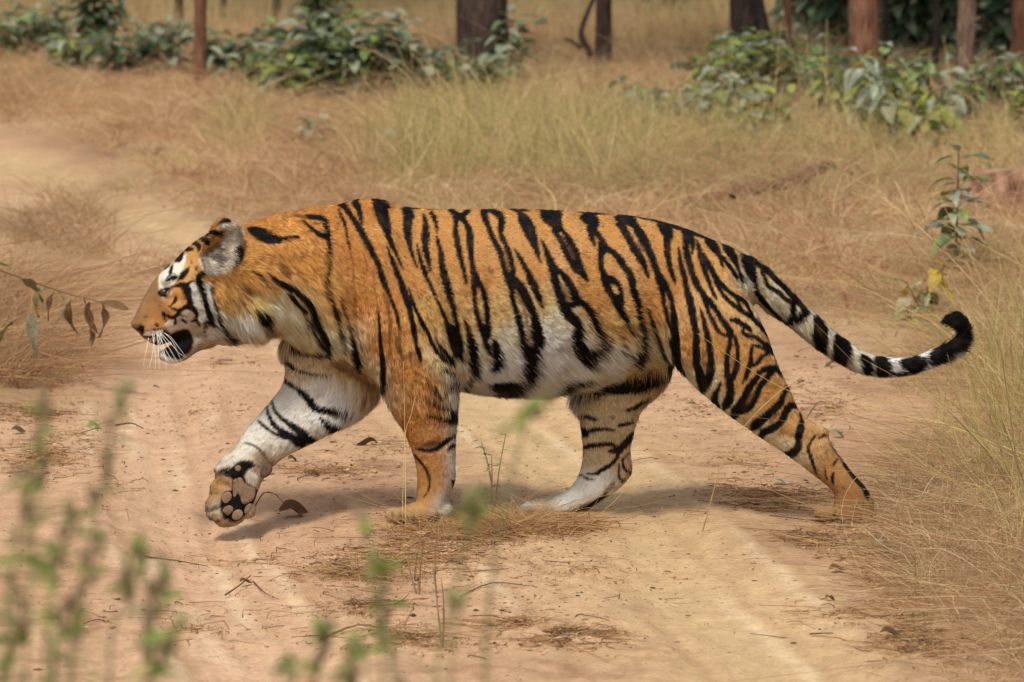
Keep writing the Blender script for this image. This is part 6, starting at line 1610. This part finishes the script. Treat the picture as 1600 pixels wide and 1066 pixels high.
weed([(590, 870), (588, 900), (600, 960), (612, 1040), (618, 1120)], WN, [(582, 890, .026), (590, 900, .024), (604, 945, .018), (612, 1000, .022), (606, 980, .02)], 'blurred weed with one bright leaf below the straw heap', 16, spike=1)
weed([(560, 800), (566, 830), (576, 880), (590, 1000), (600, 1120)], WN + .3, [(560, 825, .014)], 'blurred slender weed left of the straw heap', 5, spike=.3)
weed([(735, 770), (738, 795), (725, 870), (700, 960), (680, 1120)], WN + .2, [(738, 797, .026), (730, 786, .022), (742, 770, .02), (700, 800, .016)], 'blurred weed with a green leaf beside the standing paw', 7, spike=.35)
weed([(852, 622), (836, 640), (822, 664), (800, 740), (770, 900), (760, 1120)], WN + .2, [(838, 636, .022), (848, 626, .02), (818, 672, .024), (822, 680, .02), (830, 655, .016)], 'blurred twig with green leaves in front of the belly', 5, spike=.25)
weed([(716, 930), (717, 950), (712, 990), (700, 1120)], WN, [], 'single blurred round bud on a thin stalk below the straw heap', 4, spike=.25, bud_r=.009)
weed([(500, 975), (505, 1000), (500, 1030), (490, 1100)], WN - .1, [(490, 1040, .022), (510, 1050, .022)], 'low blurred weed left of centre at the bottom edge', 12, spike=.9)
weed([(560, 990), (552, 1020), (548, 1050), (546, 1100)], WN - .1, [(548, 1030, .022), (560, 1052, .022), (540, 1058, .02)], 'low blurred weed right of its neighbour at the bottom edge', 14, spike=.9)
weed([(440, 1030), (446, 1050), (448, 1100)], WN, [(446, 1050, .02), (455, 1060, .018)], 'lowest blurred weed tip at the bottom edge', 6, spike=.9)
# sharper stalks on the near side of the straw
def thin_weed(bx, by, tops, label, leaf=.02):
    b = Vector(gq(bx, by)); root = empty('weed', b, label, 'weed', 'thin weeds on the near side of the track')
    for tx, ty in tops:
        t_ = Vector(pt(tx, ty, b.y + random.uniform(-.05, .05))) - b
        cp = catmull([Vector((0, 0, -.02)), t_ * .5 + Vector((random.uniform(-.02, .02), 0, .01)), t_], 5)
        link('stem', tube_mesh('stem', cp, np.linspace(.0028, .0012, len(cp)), 5), M_STEM_D, root)
        for k in range(4):
            put_leaf(root, random.choice(['olive', 'lime', 'wl']), Vector(cp[random.randrange(4, len(cp))]), random.uniform(0, 6), .4, 0, leaf)
thin_weed(692, 1012, [(676, 880), (690, 905), (684, 800)], 'pair of bare thin stems standing in the foreground below the straw')
thin_weed(655, 930, [(640, 850), (662, 840)], 'thin bare weed at the lower edge of the straw heap')
thin_weed(770, 812, [(752, 690), (768, 712), (790, 680), (760, 720)], 'thin green-tipped weed between the standing legs', .03)
thin_weed(1600, 800, [(1520, 560), (1560, 520), (1600, 540), (1480, 640)], 'tall airy weed at the right edge below the tail tip', .02)
thin_weed(1585, 640, [(1530, 470), (1570, 450), (1600, 480)], 'tall airy weed right of the tail tip', .022)
thin_weed(1655, 900, [(1560, 640), (1600, 600), (1620, 660)], 'tall yellow-green weed at the right edge in the verge', .02)
